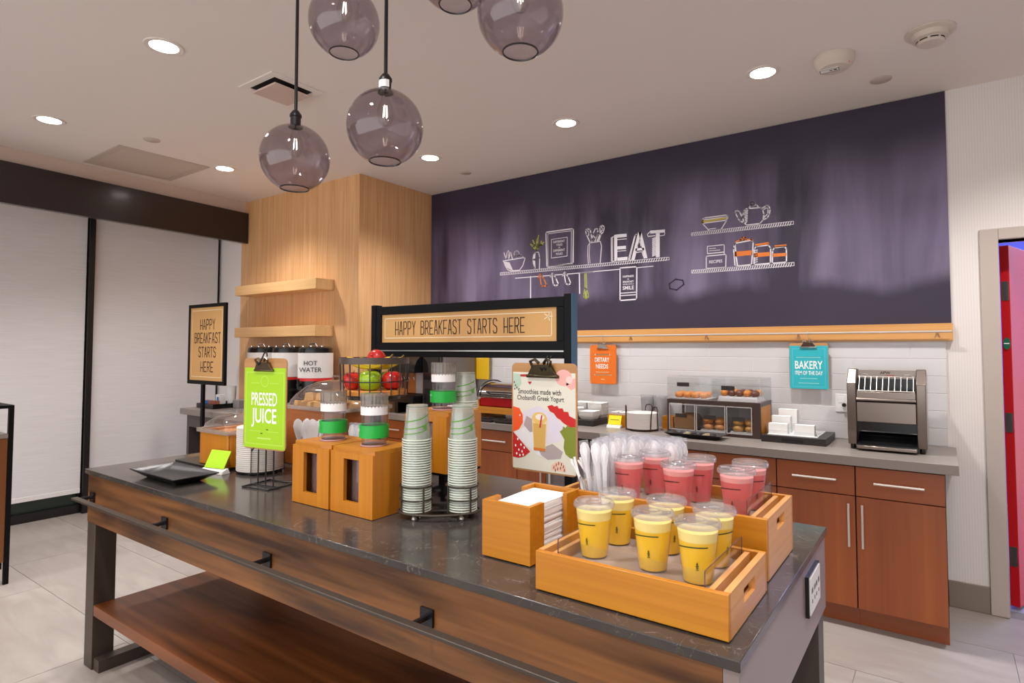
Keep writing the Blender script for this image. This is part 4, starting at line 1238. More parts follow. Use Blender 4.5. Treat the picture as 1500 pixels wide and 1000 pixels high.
# ------------------------------------------------------------------ domed boxes
M_dome = clear('clear_dome_lid', (246, 246, 248), 0.22, 0.05, 0.05)
M_collar = clear('lid_collar_plastic', (240, 236, 232), 0.2, 0.1, 0.35, (214, 202, 192))
def dome_box(x0, x1, y0, y1, z0, h, dome_h, label, m):
    t = thing('domed_display_box', label, 'food box', ((x0 + x1) / 2, (y0 + y1) / 2, z0), group='wooden boxes with clear domes')
    a, b = (x1 - x0) / 2, (y1 - y0) / 2
    q = MB()
    q.box(-a, a, -b, -b + .012, 0, h); q.box(-a, a, b - .012, b, 0, h)
    q.box(-a, -a + .012, -b + .012, b - .012, 0, h); q.box(a - .012, a, -b + .012, b - .012, 0, h)
    q.box(-a + .012, a - .012, -b + .012, b - .012, 0.0, h - .012)
    q.build('box', m, t, bevel=0.004)
    # clear lid: flared collar, then a rounded rectangular dome
    q = MB()
    prof = [(1.06, 0.001), (1.06, .010), (1.0, .014), (.97, .030), (.88, .30 * dome_h + .02), (.70, .62 * dome_h + .015), (.45, .86 * dome_h + .008), (.18, dome_h), (.02, dome_h)]
    n = 40
    for s, z in prof:
        for j in range(n):
            c, d = math.cos(2 * math.pi * j / n), math.sin(2 * math.pi * j / n)
            e = 0.32 if s > .9 else 0.32 + (1 - s) * .68
            q.v.append((a * s * math.copysign(abs(c) ** e, c), b * s * math.copysign(abs(d) ** e, d), h + z))
    for i in range(len(prof) - 1):
        for j in range(n): q.f.append((i * n + j, i * n + (j + 1) % n, (i + 1) * n + (j + 1) % n, (i + 1) * n + j))
    q.build('dome_lid', M_dome, t)
    q = MB()
    for bx in ((-a - .012, a + .012, -b - .012, -b - .0005), (-a - .012, a + .012, b + .0005, b + .012), (-a - .012, -a - .0005, -b - .0005, b + .0005), (a + .0005, a + .012, -b - .0005, b + .0005)):
        q.box(*bx, h - .010, h + .008)
    q.build('lid_collar', M_collar, t)
    MB().tube([(-.03, 0, h + dome_h), (-.025, 0, h + dome_h + .018), (.025, 0, h + dome_h + .018), (.03, 0, h + dome_h)], .005, 8).build('lid_handle', M_dome, t)
    return t
dome_box(-3.005, -2.747, 1.50, 1.76, TOP + .0102, 0.165, 0.075, 'honey wooden box with a clear domed lid behind the black plate', M_honey_z)
M_redwood = wood('reddish_birch', (150, 82, 34), (182, 108, 50), 'X', 0.42, 60, 5)
dome_box(-2.72, -2.27, 1.77, 2.06, TOP, 0.285, 0.130, 'reddish wooden box with a clear dome over bread cubes, behind the lime sign', M_redwood)
M_bread = mat('bread_cube', (222, 174, 104), 0.8, vary=0.2, scale=40, bump=0.3)
bread = MB().hexa([(-.024, -.024, 0), (.024, -.022, 0), (.022, .024, 0), (-.022, .022, 0)], [(-.020, -.020, .036), (.021, -.018, .040), (.019, .02, .034), (-.018, .018, .038)]).mesh('bread_cube', M_bread, 30)
k = 0
for i in range(7):
    for j in range(3):
        o = bpy.data.objects.new('bread_cube', bread)
        COL.objects.link(o)
        o.location = (-2.665 + i * .056 + random.uniform(-.006, .006), 1.82 + j * .062 + random.uniform(-.006, .006), TOP + .2733)
        o.rotation_euler = (0, 0, random.uniform(0, 3))
        tag(o, 'golden bread cube heaped under the clear dome behind the lime sign', 'bread', 'bread cubes under the dome')
for i in range(5):
    o = bpy.data.objects.new('bread_cube', bread)
    COL.objects.link(o)
    o.location = (-2.60 + i * .062, 1.85 + random.uniform(-.01, .03), TOP + .3138)
    o.rotation_euler = (0, 0, random.uniform(0, 3))
    tag(o, 'golden bread cube heaped under the clear dome behind the lime sign', 'bread', 'bread cubes under the dome')
# lime tag in a white holder
tg = thing('price_tag', 'small lime green tag in a white holder in front of the dome box', 'tag', (-2.747, 1.442, TOP), R(12))
MB().hexa([(-.072, -.024, 0), (.072, -.024, 0), (.072, .024, 0), (-.072, .024, 0)], [(-.072, -.018, .016), (.072, -.018, .016), (.072, .010, .026), (-.072, .010, .026)]).build('holder', M_white, tg, bevel=0.002)
lt = B(-.062, .062, 0, .001, 0, .085).build('card', M_lime, tg, loc=(0, -.006, .0235), rot=(R(-28), 0, 0))
# stack of white bowls/lids in a wire rack
M_lidw = mat('white_pulp', (222, 214, 206), 0.7, vary=0.04, scale=30)
lid_mesh = MB().lathe([(.070, 0), (.096, .0006), (.103, .0012), (.103, .0086), (.096, .0086), (.072, .004), (.001, .0036)], 32).mesh('paper_plate', M_lidw)
LC = (-2.62, 1.588)
lr = thing('plate_rack', 'round black wire rack holding white plates behind the lime sign', 'rack', (LC[0], LC[1], TOP), group='wire plate racks')
q = MB().lathe([(.080, .004), (.098, .004), (.098, .012), (.080, .012)], 28, closed=True)
for i in range(4):
    a = i * math.pi / 2 + .5
    q.cyl((.09 * math.cos(a), .09 * math.sin(a), 0), (.09 * math.cos(a), .09 * math.sin(a), .006), .005, n=6)
q.build('base_ring', M_black, lr)
q = MB()
for i in range(4):
    a = i * math.pi / 2 - .9
    q.tube([(.109 * math.cos(a), .109 * math.sin(a), .008), (.109 * math.cos(a), .109 * math.sin(a), .19)], .002, 6)
    q.tube([(.095 * math.cos(a), .095 * math.sin(a), .008), (.109 * math.cos(a), .109 * math.sin(a), .008)], .002, 6)
q.build('wire', M_black, lr)
for i in range(22):
    o = bpy.data.objects.new('paper_plate', lid_mesh)
    COL.objects.link(o)
    o.location = (LC[0] + random.uniform(-.001, .001), LC[1], TOP + .0125 + i * .009)
    tag(o, 'white paper plate in the wire rack behind the lime sign', 'plate', 'white plates stacked behind the lime sign')

# ------------------------------------------------------------------ juice dispensers: wooden sleeve with a bottle
M_cap = clear('ribbed_clear_cap', (206, 200, 194), 0.16, 0.12, 0.30, (176, 168, 160))
M_band_w = mat('white_band', (236, 232, 232), 0.5)
M_band_g = mat('green_band', (28, 168, 62), 0.4)
M_bottle = clear('bottle_plastic', (238, 234, 238), 0.12, 0.05, 0.05)
def plate_hole(mb, a, b, r, z0, z1, n=32):
    """Rectangular board (half sizes a, b) with a round hole."""
    base = len(mb.v)
    for z in (z0, z1):
        for rad in (0, 1):
            for j in range(n):
                t = 2 * math.pi * (j + .5) / n
                c, s = math.cos(t), math.sin(t)
                if rad == 0: mb.v.append((r * c, r * s, z))
                else:
                    k = min(a / abs(c), b / abs(s))
                    mb.v.append((k * c, k * s, z))
    for j in range(n):
        j2 = (j + 1) % n
        mb.f += [(base + 2 * n + j, base + 3 * n + j, base + 3 * n + j2, base + 2 * n + j2), (base + n + j, base + j, base + j2, base + n + j2),
                 (base + j, base + 2 * n + j, base + 2 * n + j2, base + j2), (base + 3 * n + j, base + n + j, base + n + j2, base + 3 * n + j2)]
def dispenser(label, x, y, z, w=0.220, d=0.20, h=0.227, liquid=None):
    t = thing('juice_dispenser', label, 'juice dispenser', (x, y, z), group='wooden sleeves with juice bottles')
    a, b, k = w / 2, d / 2, .014
    f = MB()
    sl, s0, s1 = .040, .045, h - .036
    f.box(-a, -sl, -b, -b + k, .002, h - k); f.box(sl, a, -b, -b + k, .002, h - k)
    f.box(-sl, sl, -b, -b + k, .002, s0); f.box(-sl, sl, -b, -b + k, s1, h - k)
    f.build('front_panel', M_honey_z, t)
    q = MB().box(-a, -a + k, -b + k, b, .002, h - k).box(a - k, a, -b + k, b, .002, h - k).box(-a + k, a - k, b - k, b, .002, h - k)
    q.box(-a + k, a - k, -b + k, b - k, .002, .014)
    q.build('sleeve', M_honey_z, t)
    q = MB()
    plate_hole(q, a, b, .049, h - k + .0003, h)
    q.build('top_panel', M_honey, t)
    q = MB()
    for sx in (-1, 1):
        for sy in (-1, 1): q.box(sx * (a - .025) - .008, sx * (a - .025) + .008, sy * (b - .025) - .008, sy * (b - .025) + .008, 0, .002)
    q.build('foot_pad', M_blackgloss, t)
    bt = MB().lathe([(.001, .015), (.074, .015), (.077, .020), (.077, h - .040), (.070, h - .030), (.044, h - .018), (.044, h + .115), (.040, h + .120), (.040, h + .128), (.045, h + .131)], 32).build('bottle', M_bottle, t)
    cp = MB()
    prof = [(.0455, h + .1315), (.0475, h + .140), (.048, h + .182), (.046, h + .186)]
    n = 48
    for r_, zz in prof:
        for j in range(n):
            rr = r_ * (1 + (.02 if j % 2 else -.02))
            cp.v.append((rr * math.cos(2 * math.pi * j / n), rr * math.sin(2 * math.pi * j / n), zz))
    for i in range(3):
        for j in range(n): cp.f.append((i * n + j, i * n + (j + 1) % n, (i + 1) * n + (j + 1) % n, (i + 1) * n + j))
    cp.f.append(tuple(range(3 * n, 4 * n)))
    cp.build('bottle_cap', M_cap, bt)
    MB().lathe([(.0455, h + .110), (.0475, h + .110), (.0475, h + .140), (.0455, h + .140)], 32, closed=True).build('white_band', M_band_w, bt)
    MB().lathe([(.0455, h + .032), (.052, h + .030), (.052, h + .074), (.0455, h + .072)], 32, closed=True).build('green_band', M_band_g, bt)
    MB().lathe([(.0445, h + .001), (.0475, h + .001), (.0475, h + .005), (.0445, h + .005)], 32, closed=True).build('seal_ring', mat('pink_seal', (206, 160, 166), 0.4), bt)
    q = MB()
    for i in range(9):
        ang = R(-150 + i * 5)
        p = Vector((.0523 * math.cos(ang), .0523 * math.sin(ang), h + .058))
        tan = Vector((-math.sin(ang), math.cos(ang), 0))
        for dz, hh in ((0, .008),) + (((-.016, .005),) if i < 5 else ()):
            q.add([p + tan * -.0015 + Vector((0, 0, dz - hh / 2)), p + tan * .0015 + Vector((0, 0, dz - hh / 2)), p + tan * .0015 + Vector((0, 0, dz + hh / 2)), p + tan * -.0015 + Vector((0, 0, dz + hh / 2))], [(0, 1, 2, 3)])
    q.build('band_print', mat('pale_print', (176, 226, 184), 0.5), bt)
    if liquid:
        MB().lathe([(.001, .0165), (.072, .0165), (.075, .022), (.075, h * .80), (.001, h * .80)], 28).build('juice', liquid, bt)
    return t
M_dkjuice = mat('dark_juice', (112, 78, 80), 0.12)
dispenser('wooden juice dispenser with green-banded bottle, left of the front pair', -1.898, 1.446, TOP, 0.215, liquid=M_dkjuice)
dispenser('wooden juice dispenser with green-banded bottle, beside the cup rack', -1.671, 1.448, TOP, liquid=M_dkjuice)
# riser with the third dispenser
RZ = 0.104
rs_ = thing('riser', 'low black metal riser under the rear juice dispenser', 'riser', (-1.622, 1.757, TOP))
B(-.108, .108, -.10, .10, RZ - .008, RZ).build('shelf_plate', M_signblack, rs_, bevel=0.001)
for sx in (-.08, .08):
    for sy in (-.08, .08):
        B(sx - .009, sx + .009, sy - .009, sy + .009, 0, RZ - .0085).build('leg', M_signblack, rs_)
    B(sx - .006, sx + .006, -.07, .07, .0, .012).build('foot_bar', M_signblack, rs_)
dispenser('wooden juice dispenser raised on the black riser, behind the cup stacks', -1.622, 1.757, TOP + RZ + .0003, 0.22, 0.205, liquid=M_dkjuice)

# ------------------------------------------------------------------ nested cups in a wire rack
M_cupclear = clear('clear_cup', (246, 248, 245), 0.12, 0.06, 0.15, (238, 240, 234))
M_cuprim = clear('clear_cup_rim', (228, 236, 228), 0.12, 0.08, 0.45, (226, 230, 220))
ncup = MB().add([(r_ * math.cos(2 * math.pi * j / 28), r_ * math.sin(2 * math.pi * j / 28), z_) for r_, z_ in ((.0470, .0035), (.0360, .118)) for j in range(28)], [(j, (j + 1) % 28, 28 + (j + 1) % 28, 28 + j) for j in range(28)]).mesh('cup_wall', M_cupclear)
nrim = MB().lathe([(.0478, .0), (.0502, .0004), (.0508, .0022), (.0502, .0040), (.0478, .0044)], 28, closed=True).mesh('cup_rim', mat('cup_rim_plastic', (212, 218, 204), 0.3))
ncap = MB().lathe([(.0362, .1165), (.0358, .1182), (.001, .1175)], 24).mesh('cup_base', M_cuprim)
def cone_ribbon(mb, a0, a1, z0, z1, w, r_of_z, n=14, curve=0.0):
    for i in range(n):
        q = []
        for t in (i / n, (i + 1) / n):
            a = a0 + (a1 - a0) * t
            z = z0 + (z1 - z0) * t + curve * math.sin(math.pi * t)
            for dz in (-w / 2, w / 2):
                r_ = r_of_z(z + dz)
                q.append((r_ * math.cos(a), r_ * math.sin(a), z + dz))
        mb.add(q, [(0, 2, 3, 1)])
def rr_n(z): return .0474 - z * .0997 + .0004
q = MB()
VA = math.atan2(-1.45, 1.40)
cone_ribbon(q, VA - 1.2, VA + 1.2, .062, .086, .004, rr_n, curve=-.004)
cone_ribbon(q, VA - 1.2, VA + 1.2, .040, .060, .003, rr_n, curve=-.006)
cone_ribbon(q, VA - 1.1, VA + 0.9, .022, .038, .003, rr_n, curve=-.004)
cone_ribbon(q, VA + .55, VA + .85, .046, .046, .016, rr_n)
ncprint = q.mesh('green_print', mat('green_cup_print', (92, 150, 48), 0.5))
def cup_stack(x, y, z, n, label, group, step=.0082):
    for i in range(n):
        t = thing('plastic_cup', label, 'cup', (x, y, z + i * step), group=group)
        c = bpy.data.objects.new('cup_wall', ncup); COL.objects.link(c); c.parent = t
        c = bpy.data.objects.new('cup_rim', nrim); COL.objects.link(c); c.parent = t
        if i >= n - 2:
            c = bpy.data.objects.new('cup_base', ncap); COL.objects.link(c); c.parent = t
        if i >= n - 1:
            c = bpy.data.objects.new('green_print', ncprint); COL.objects.link(c); c.parent = t
S1, S2 = (-1.478, 1.470), (-1.353, 1.564)
M_cage = mat('dark_brown_wire', (44, 32, 24), 0.4)
ck = thing('cup_rack', 'oval black wire rack holding two tall stacks of clear cups', 'rack', ((S1[0] + S2[0]) / 2, (S1[1] + S2[1]) / 2, TOP), math.atan2(S2[1] - S1[1], S2[0] - S1[0]))
half = math.hypot(S2[0] - S1[0], S2[1] - S1[1]) / 2
oval = [(.140 * math.cos(i * math.pi / 24), .075 * math.sin(i * math.pi / 24), .022) for i in range(48)]
q = MB().tube(oval, .004, 6, True)
q.tube([(p[0] * .93, p[1] * .9, .019) for p in oval], .002, 6, True)
q.box(-.13, .13, -.004, .004, .018, .0215); q.box(-half - .004, -half + .004, -.068, .068, .018, .0215); q.box(half - .004, half + .004, -.068, .068, .018, .0215)
q.build('base', M_bronze, ck)
for sx in (-half, half):
    for sy in (-.055, .055):
        MB().lathe([(.008, 0), (.010, .006), (.004, .018)], 10, c=(sx, sy * .95, 0)).build('foot', M_steel, ck)
    q = MB()
    for z in (.064, .108):
        q.tube([(sx + .0555 * math.cos(i * math.pi / 12), .0555 * math.sin(i * math.pi / 12), z) for i in range(24)], .0032, 6, True)
    for i in range(4):
        a = i * math.pi / 2 + .785 * 0 - 1.0
        q.tube([(sx + .0555 * math.cos(a), .0555 * math.sin(a), .020), (sx + .0555 * math.cos(a), .0555 * math.sin(a), .110)], .0034, 6)
    q.build('wire_cage', M_cage, ck)
cup_stack(S1[0], S1[1], TOP + .0235, 30, 'clear cup in the left tall stack of the wire rack', 'clear cups in the left stack')
cup_stack(S2[0], S2[1], TOP + .0235, 30, 'clear cup in the right tall stack of the wire rack', 'clear cups in the right stack')
cup_stack(-1.588, 1.853, TOP + RZ + .2280, 4, 'clear cup stacked on the rear wooden dispenser', 'clear cups on the rear dispenser', .0085)

# ------------------------------------------------------------------ fruit basket on a pedestal
FC = (-1.917, 1.660)
fb_ = thing('fruit_basket', 'round black wire fruit basket on a pedestal with a wooden floor', 'basket', (FC[0], FC[1], TOP))
MB().lathe([(.085, 0), (.085, .006), (.02, .012), (.012, .02), (.012, .355), (.02, .362), (.105, .366), (.105, .382), (.001, .382)], 32).build('pedestal', M_bronze, fb_)
MB().lathe([(.001, .3825), (.128, .3825), (.132, .386), (.132, .402), (.128, .405), (.001, .405)], 40).build('wooden_floor', wood('basket_wood', (190, 112, 40), (224, 152, 72), 'X', 0.45, 60, 6), fb_)
MB().lathe([(.137, .510), (.1405, .510), (.1405, .536), (.137, .536)], 48, closed=True).build('rim_band', mat('grey_brown_band', (84, 72, 66), 0.4, 0.3), fb_)
q = MB()
for i in range(20):
    a = 2 * math.pi * i / 20 + .1
    q.tube([(.134 * math.cos(a), .134 * math.sin(a), .384), (.1385 * math.cos(a), .1385 * math.sin(a), .512)], .0022, 5)
for z, r_ in ((.384, .1345), (.440, .1365)):
    q.tube([(r_ * math.cos(i * math.pi / 20), r_ * math.sin(i * math.pi / 20), z) for i in range(40)], .0024, 5, True)
q.build('wires', M_black, fb_)
def apple_mesh(col, col2):
    m = mat('apple_%d' % col[0], col, 0.22, vary=0.28, scale=14, stretch=(1, 1, .4), coat=.3)
    pr = [(.001, -.030), (.010, -.034), (.022, -.036), (.034, -.028), (.041, -.010), (.043, .006), (.039, .022), (.028, .033), (.016, .035), (.006, .029), (.001, .025)]
    return MB().lathe(pr, 24).mesh('apple_body', m, 60)
red_a, green_a = apple_mesh((196, 34, 26), None), apple_mesh((152, 186, 34), None)
stem_me = MB().tube([(0, 0, .025), (.002, 0, .036), (.006, .001, .046)], .0015, 5).mesh('stem', mat('apple_stem', (84, 58, 30), 0.8))
def apple(me, x, y, z, label, sc=1.0, tilt=(0, 0, 0)):
    t = thing('apple', label, 'apple', (x, y, z), group='apples in the wire basket')
    t.rotation_euler = tilt
    t.scale = (sc, sc, sc)
    for m_, n in ((me, 'fruit'), (stem_me, 'stem')):
        c = bpy.data.objects.new(n, m_); COL.objects.link(c); c.parent = t
az = TOP + .405 + .0365
vx, vy = -.816, -.578   # unit vector to the left as seen from the front
fx_, fy_ = .578, -.816   # towards the viewer
def fpos(side, front): return FC[0] + vx * side + fx_ * front, FC[1] + vy * side + fy_ * front
apple(green_a, *fpos(0.0, .070), az + .003, 'big green apple in the middle of the wire basket front', 1.08, (0, 0.1, 0))
apple(red_a, *fpos(.080, .032), az, 'red apple at the left of the wire basket', 0.92, (0.15, 0, 1))
apple(red_a, *fpos(-.080, .032), az, 'red apple at the right of the wire basket', 0.98, (-0.2, 0.2, 2))
apple(red_a, *fpos(.045, -.060), az, 'red apple hidden at the back left of the wire basket', 0.95)
apple(green_a, *fpos(-.045, -.060), az, 'green apple behind the right red apple', 0.95)
apple(red_a, *fpos(-0.01, .005), az + .088, 'red apple lying on top of the bananas', 0.9, (1.2, 0, 0))
M_ban = mat('banana_peel', (226, 186, 40), 0.45, vary=0.15, scale=10)
def banana(loc, rz, label):
    t = thing('banana', label, 'banana', loc, rz, 'bananas in the wire basket')
    q = MB()
    n, k = 13, 8
    for i in range(n):
        s = i / (n - 1)
        a = (s - .5) * 1.25
        r_ = .0155 * (max(0.05, 1 - abs(2 * s - 1) ** 3)) ** .5 + .003
        cx_, cz_ = .15 * math.sin(a), .15 * (1 - math.cos(a))
        for j in range(k):
            b_ = 2 * math.pi * j / k
            nx, nz = -math.sin(a), math.cos(a)
            q.v.append((cx_ + r_ * math.cos(b_) * nx, r_ * math.sin(b_), cz_ + r_ * math.cos(b_) * nz))
    for i in range(n - 1):
        for j in range(k): q.f.append((i * k + j, i * k + (j + 1) % k, (i + 1) * k + (j + 1) % k, (i + 1) * k + j))
    q.f += [tuple(reversed(range(k))), tuple(range((n - 1) * k, n * k))]
    q.build('peel', M_ban, t)
    MB().cyl((.086, 0, .030), (.098, 0, .042), .005, .004, n=6).build('stem', mat('banana_stem', (120, 96, 40), 0.7), t)
bz = TOP + .405 + .101
banana((*fpos(0.01, .055), bz), math.atan2(-vy, -vx), 'front banana lying across the apples under the basket rim')
banana((*fpos(-.01, -.062), bz - .004), math.atan2(-vy, -vx) + .25, 'rear banana lying across the back apples in the basket')

# ------------------------------------------------------------------ wrapped cutlery
M_wrap = clear('cutlery_wrap', (246, 246, 248), 0.06, 0.2, 0.14, (242, 242, 244))
spoon_prof = MB()
for k, (z, w, d) in enumerate(((0, .006, .002), (.06, .007, .0025), (.10, .0075, .0025), (.125, .013, .004), (.145, .0155, .006), (.160, .012, .004), (.168, .004, .002))):
    spoon_prof.v += [(-w, 0, z), (0, -d, z), (w, 0, z), (0, d, z)]
    if k:
        for j in range(4): spoon_prof.f.append(((k - 1) * 4 + j, (k - 1) * 4 + (j + 1) % 4, k * 4 + (j + 1) % 4, k * 4 + j))
spoon_prof.f += [(3, 2, 1, 0), (24, 25, 26, 27)]
M_spoon = mat('white_spoon', (238, 236, 238), 0.35)
spoon_me = spoon_prof.mesh('plastic_spoon', M_spoon, 50)
sleeve_me = MB().box(-.0135, .0135, -.003, .003, -.002, .174).mesh('plastic_sleeve', M_wrap)
def cutlery(x, y, z, rz, tilt, label, group, sc=1.0, sleeve=True):
    t = thing('wrapped_spoon', label, 'cutlery', (x, y, z), group=group)
    t.rotation_euler = (tilt[0], tilt[1], rz)
    t.scale = (sc, sc, sc)
    c = bpy.data.objects.new('spoon', spoon_me); COL.objects.link(c); c.parent = t
    if sleeve:
        c = bpy.data.objects.new('sleeve', sleeve_me); COL.objects.link(c); c.parent = t
def cutlery_box(x, y, w, d, h, label, m):
    t = thing('cutlery_holder', label, 'cutlery holder', (x, y, TOP), group='cutlery holders on the island')
    a, b = w / 2, d / 2
    q = MB().box(-a, a, -b, -b + .003, .002, h).box(-a, a, b - .003, b, .002, h).box(-a, -a + .003, -b + .003, b - .003, .002, h).box(a - .003, a, -b + .003, b - .003, .002, h)
    q.build('wall', m, t)
    B(-a, a, -b, b, 0, .002).build('bottom', m, t)
M_holder = clear('frosted_holder', (230, 230, 232), 0.1, 0.2, 0.25)
cutlery_box(-2.300, 1.625, .135, .055, .11, 'frosted holder of white spoons behind the left dispenser', M_holder)
for i in range(9):
    cutlery(-2.355 + i * .0135, 1.625 + random.uniform(-.012, .012), TOP + .032, 0.6 + random.uniform(-.3, .3), (random.uniform(-.06, .06), random.uniform(-.10, .10)), 'white spoon standing in the holder behind the left dispenser', 'spoons behind the left dispenser', 1.35, False)
cutlery_box(-2.180, 1.800, .150, .06, .11, 'frosted holder of wrapped cutlery behind the left pair of dispensers', M_holder)
for i in range(8):
    cutlery(-2.235 + i * .0155, 1.800 + random.uniform(-.012, .012), TOP + .0045, 0.6 + random.uniform(-.2, .2), (random.uniform(-.06, .06), random.uniform(-.08, .08)), 'wrapped spoon in the holder behind the pair of dispensers', 'wrapped spoons behind the dispensers', 1.3)

# ------------------------------------------------------------------ napkin holder
nh = thing('napkin_holder', 'honey wooden napkin caddy with open sides', 'napkin holder', (-0.972, 1.428, TOP))
a, b, h = .080, .128, .155
for s, m_ in ((-1, M_honey), (1, M_honey)):
    q = MB()
    q.box(-a, a, min(s * b, s * (b - .014)), max(s * b, s * (b - .014)), .004, h)
    for sx in (-1, 1): q.box(min(sx * a, sx * (a - .014)), max(sx * a, sx * (a - .014)), min(s * (b - .0141), s * (b - .068)), max(s * (b - .0141), s * (b - .068)), .004, h)
    q.build('end_panel', m_, nh)
B(-a + .0141, a - .0141, -b + .0141, b - .0141, .004, .016).build('floor_panel', M_honey, nh)
q = MB()
for sx in (-.06, .06):
    for sy in (-.105, .105): q.box(sx - .01, sx + .01, sy - .01, sy + .01, 0, .004)
q.build('foot_pad', M_blackgloss, nh)
M_napkin = mat('napkin_paper', (240, 236, 236), 0.85)
nap = []
for v in range(3):
    q = MB()
    k = 5
    th = .0058
    for iz, z in enumerate((0, th)):
        for i in range(k + 1):
            for j in range(k + 1):
                x = -.0620 + .124 * i / k
                y = -.108 + .216 * j / k
                wob = .0012 * math.sin(3.1 * i + v * 2 + j) if iz and 0 < j < k else 0
                q.v.append((x, y, z + wob))
    n2 = (k + 1) ** 2
    for i in range(k):
        for j in range(k):
            p = i * (k + 1) + j
            q.f.append((n2 + p, n2 + p + k + 1, n2 + p + k + 2, n2 + p + 1))
            q.f.append((p, p + 1, p + k + 2, p + k + 1))
    for i in range(k):
        for (p0, p1) in ((i, i + 1), (k * (k + 1) + i + 1, k * (k + 1) + i), ((i + 1) * (k + 1), i * (k + 1)), (i * (k + 1) + k, (i + 1) * (k + 1) + k)):
            q.f.append((p1, p0, n2 + p0, n2 + p1))
    nap.append(q.mesh('paper_napkin', M_napkin, 40))
for i in range(18):
    o = bpy.data.objects.new('paper_napkin', nap[i % 3])
    COL.objects.link(o)
    o.location = (-0.972 + random.uniform(-.003, .003), 1.428 + random.uniform(-.004, .004), TOP + .0165 + i * .0072)
    o.rotation_euler = (0, 0, random.uniform(-.015, .015))
    tag(o, 'folded white napkin in the wooden caddy', 'napkin', 'folded napkins in the caddy')

# ------------------------------------------------------------------ drink trays
def drink_tray(label, x0, x1, y0, y1, h, floor_z, ins_h):
    t = thing('drink_tray', label, 'tray', ((x0 + x1) / 2, (y0 + y1) / 2, TOP), group='wooden drink trays')
    a, b, k = (x1 - x0) / 2, (y1 - y0) / 2, .014
    B(-a, a, -b, -b + k, .003, h).build('front_panel', M_honey, t, bevel=0.0015)
    B(-a, a, b - k, b, .003, h).build('back_panel', M_honey, t, bevel=0.0015)
    for s in (-1, 1):
        q = MB()
        xa, xb = sorted((s * a, s * (a - k)))
        z0, z1, hw = h - .052, h - .022, .045
        q.box(xa, xb, -b + k, -hw, .003, h); q.box(xa, xb, hw, b - k, .003, h)
        q.box(xa, xb, -hw, hw, .003, z0); q.box(xa, xb, -hw, hw, z1, h)
        q.build('side_panel', M_honey_y, t)
        q = B(*sorted((s * (a - .034), s * (a - .046))), -b + k + .0005, b - k - .0005, .02, h - .004)
        q.build('inner_rail', M_honey_y, t)
    B(-a + k, a - k, -b + k, b - k, .003, .015).build('floor_panel', M_honey, t)
    B(-a + .048, a - .048, -b + .016, b - .016, floor_z - .012, floor_z).build('cold_plate', mat('frosted_grey_plate', (166, 150, 142), 0.18), t)
    # clear guard standing in the tray
    ga, gb, z0, z1 = a - .052, b - .018, floor_z + .0005, h + ins_h
    for nm, bx in (('guard_pane', (-ga, ga, -gb, -gb + .002)), ('guard_pane', (-ga, ga, gb - .002, gb)), ('guard_pane', (-ga, -ga + .002, -gb + .002, gb - .002)), ('guard_pane', (ga - .002, ga, -gb + .002, gb - .002))):
        B(*bx, z0, z1).build(nm, M_clear, t)
    e = .0009
    for sx in (-1, 1):
        for sy in (-1, 1):
            B(sx * ga - e, sx * ga + e, sy * gb - e, sy * gb + e, z0, z1).build('guard_edge', M_edge, t)
        B(sx * ga - e, sx * ga + e, -gb, gb, z1, z1 + e).build('guard_edge', M_edge, t)
    return t
drink_tray('front wooden tray holding cups of yellow juice', -0.802, -0.350, 1.192, 1.498, .093, .066, .030)
drink_tray('taller rear wooden tray holding cups of pink smoothie', -0.948, -0.360, 1.552, 1.852, .153, .116, .034)
M_dcup = clear('drink_cup', (254, 254, 254), 0.07, 0.05, 0.015)
M_dlid = clear('drink_lid', (250, 250, 252), 0.16, 0.08, 0.10)
M_oj = mat('orange_juice', (252, 200, 12), 0.35, vary=0.05, scale=12)
M_ojf = mat('orange_juice_foam', (252, 228, 140), 0.6)
M_pk = mat('berry_smoothie', (226, 100, 100), 0.4, vary=0.05, scale=30)
M_pkf = mat('berry_smoothie_foam', (244, 164, 160), 0.6)
M_line = mat('dark_cup_stripe', (58, 66, 20), 0.5)
M_linep = mat('dark_cup_stripe_pink', (84, 40, 30), 0.5)
CH = .124
def rc(z): return .0300 + (.0430 - .0300) * z / CH
WIDE = 1.07
def drink_parts(m_liq, m_foam, m_line, fill):
    parts = []
    parts.append(('cup', MB().lathe([(.001, .0), (.029, .0), (.0300, .002), (.0430, CH), (.0445, CH), (.0445, CH + .002), (.0424, CH + .002), (.0292, .003), (.001, .0025)], 32).mesh('cup', M_dcup)))
    f = CH * fill
    parts.append(('drink', MB().lathe([(.001, .004), (rc(.004) - .0012, .004), (rc(f) - .0012, f), (.001, f)], 32).mesh('drink', m_liq)))
    parts.append(('foam', MB().lathe([(rc(f) - .0012, f + .0002), (rc(CH - .012) - .0012, CH - .012), (.001, CH - .010)], 32).mesh('foam', m_foam)))
    parts.append(('lid', MB().lathe([(.0450, CH - .004), (.0472, CH - .003), (.0472, CH + .004), (.0455, CH + .006), (.0440, CH + .010), (.0400, CH + .0105), (.0385, CH + .006), (.0200, CH + .006), (.0180, CH + .009), (.0120, CH + .009), (.0100, CH + .006), (.001, CH + .006)], 36).mesh('lid', M_dlid)))
    q = MB()
    rz_ = lambda z: rc(z) + .0004
    cone_ribbon(q, R(-130), R(-30), .078, .084, .0026, rz_, 16, .002)
    parts.append(('stripe_print', q.mesh('stripe_print', m_line)))
    q = MB()
    for (da, z, w, hh) in ((0, .048, .10, .003), (0, .044, .16, .003), (0, .040, .12, .003), (0, .036, .16, .002), (.0, .050, .05, .004)):
        cone_ribbon(q, R(-62) + da - w / 2, R(-62) + da + w / 2, z, z, hh, rz_, 3)
    parts.append(('emblem_print', q.mesh('emblem_print', m_line)))
    return parts
OJ = drink_parts(M_oj, M_ojf, M_line, .74)
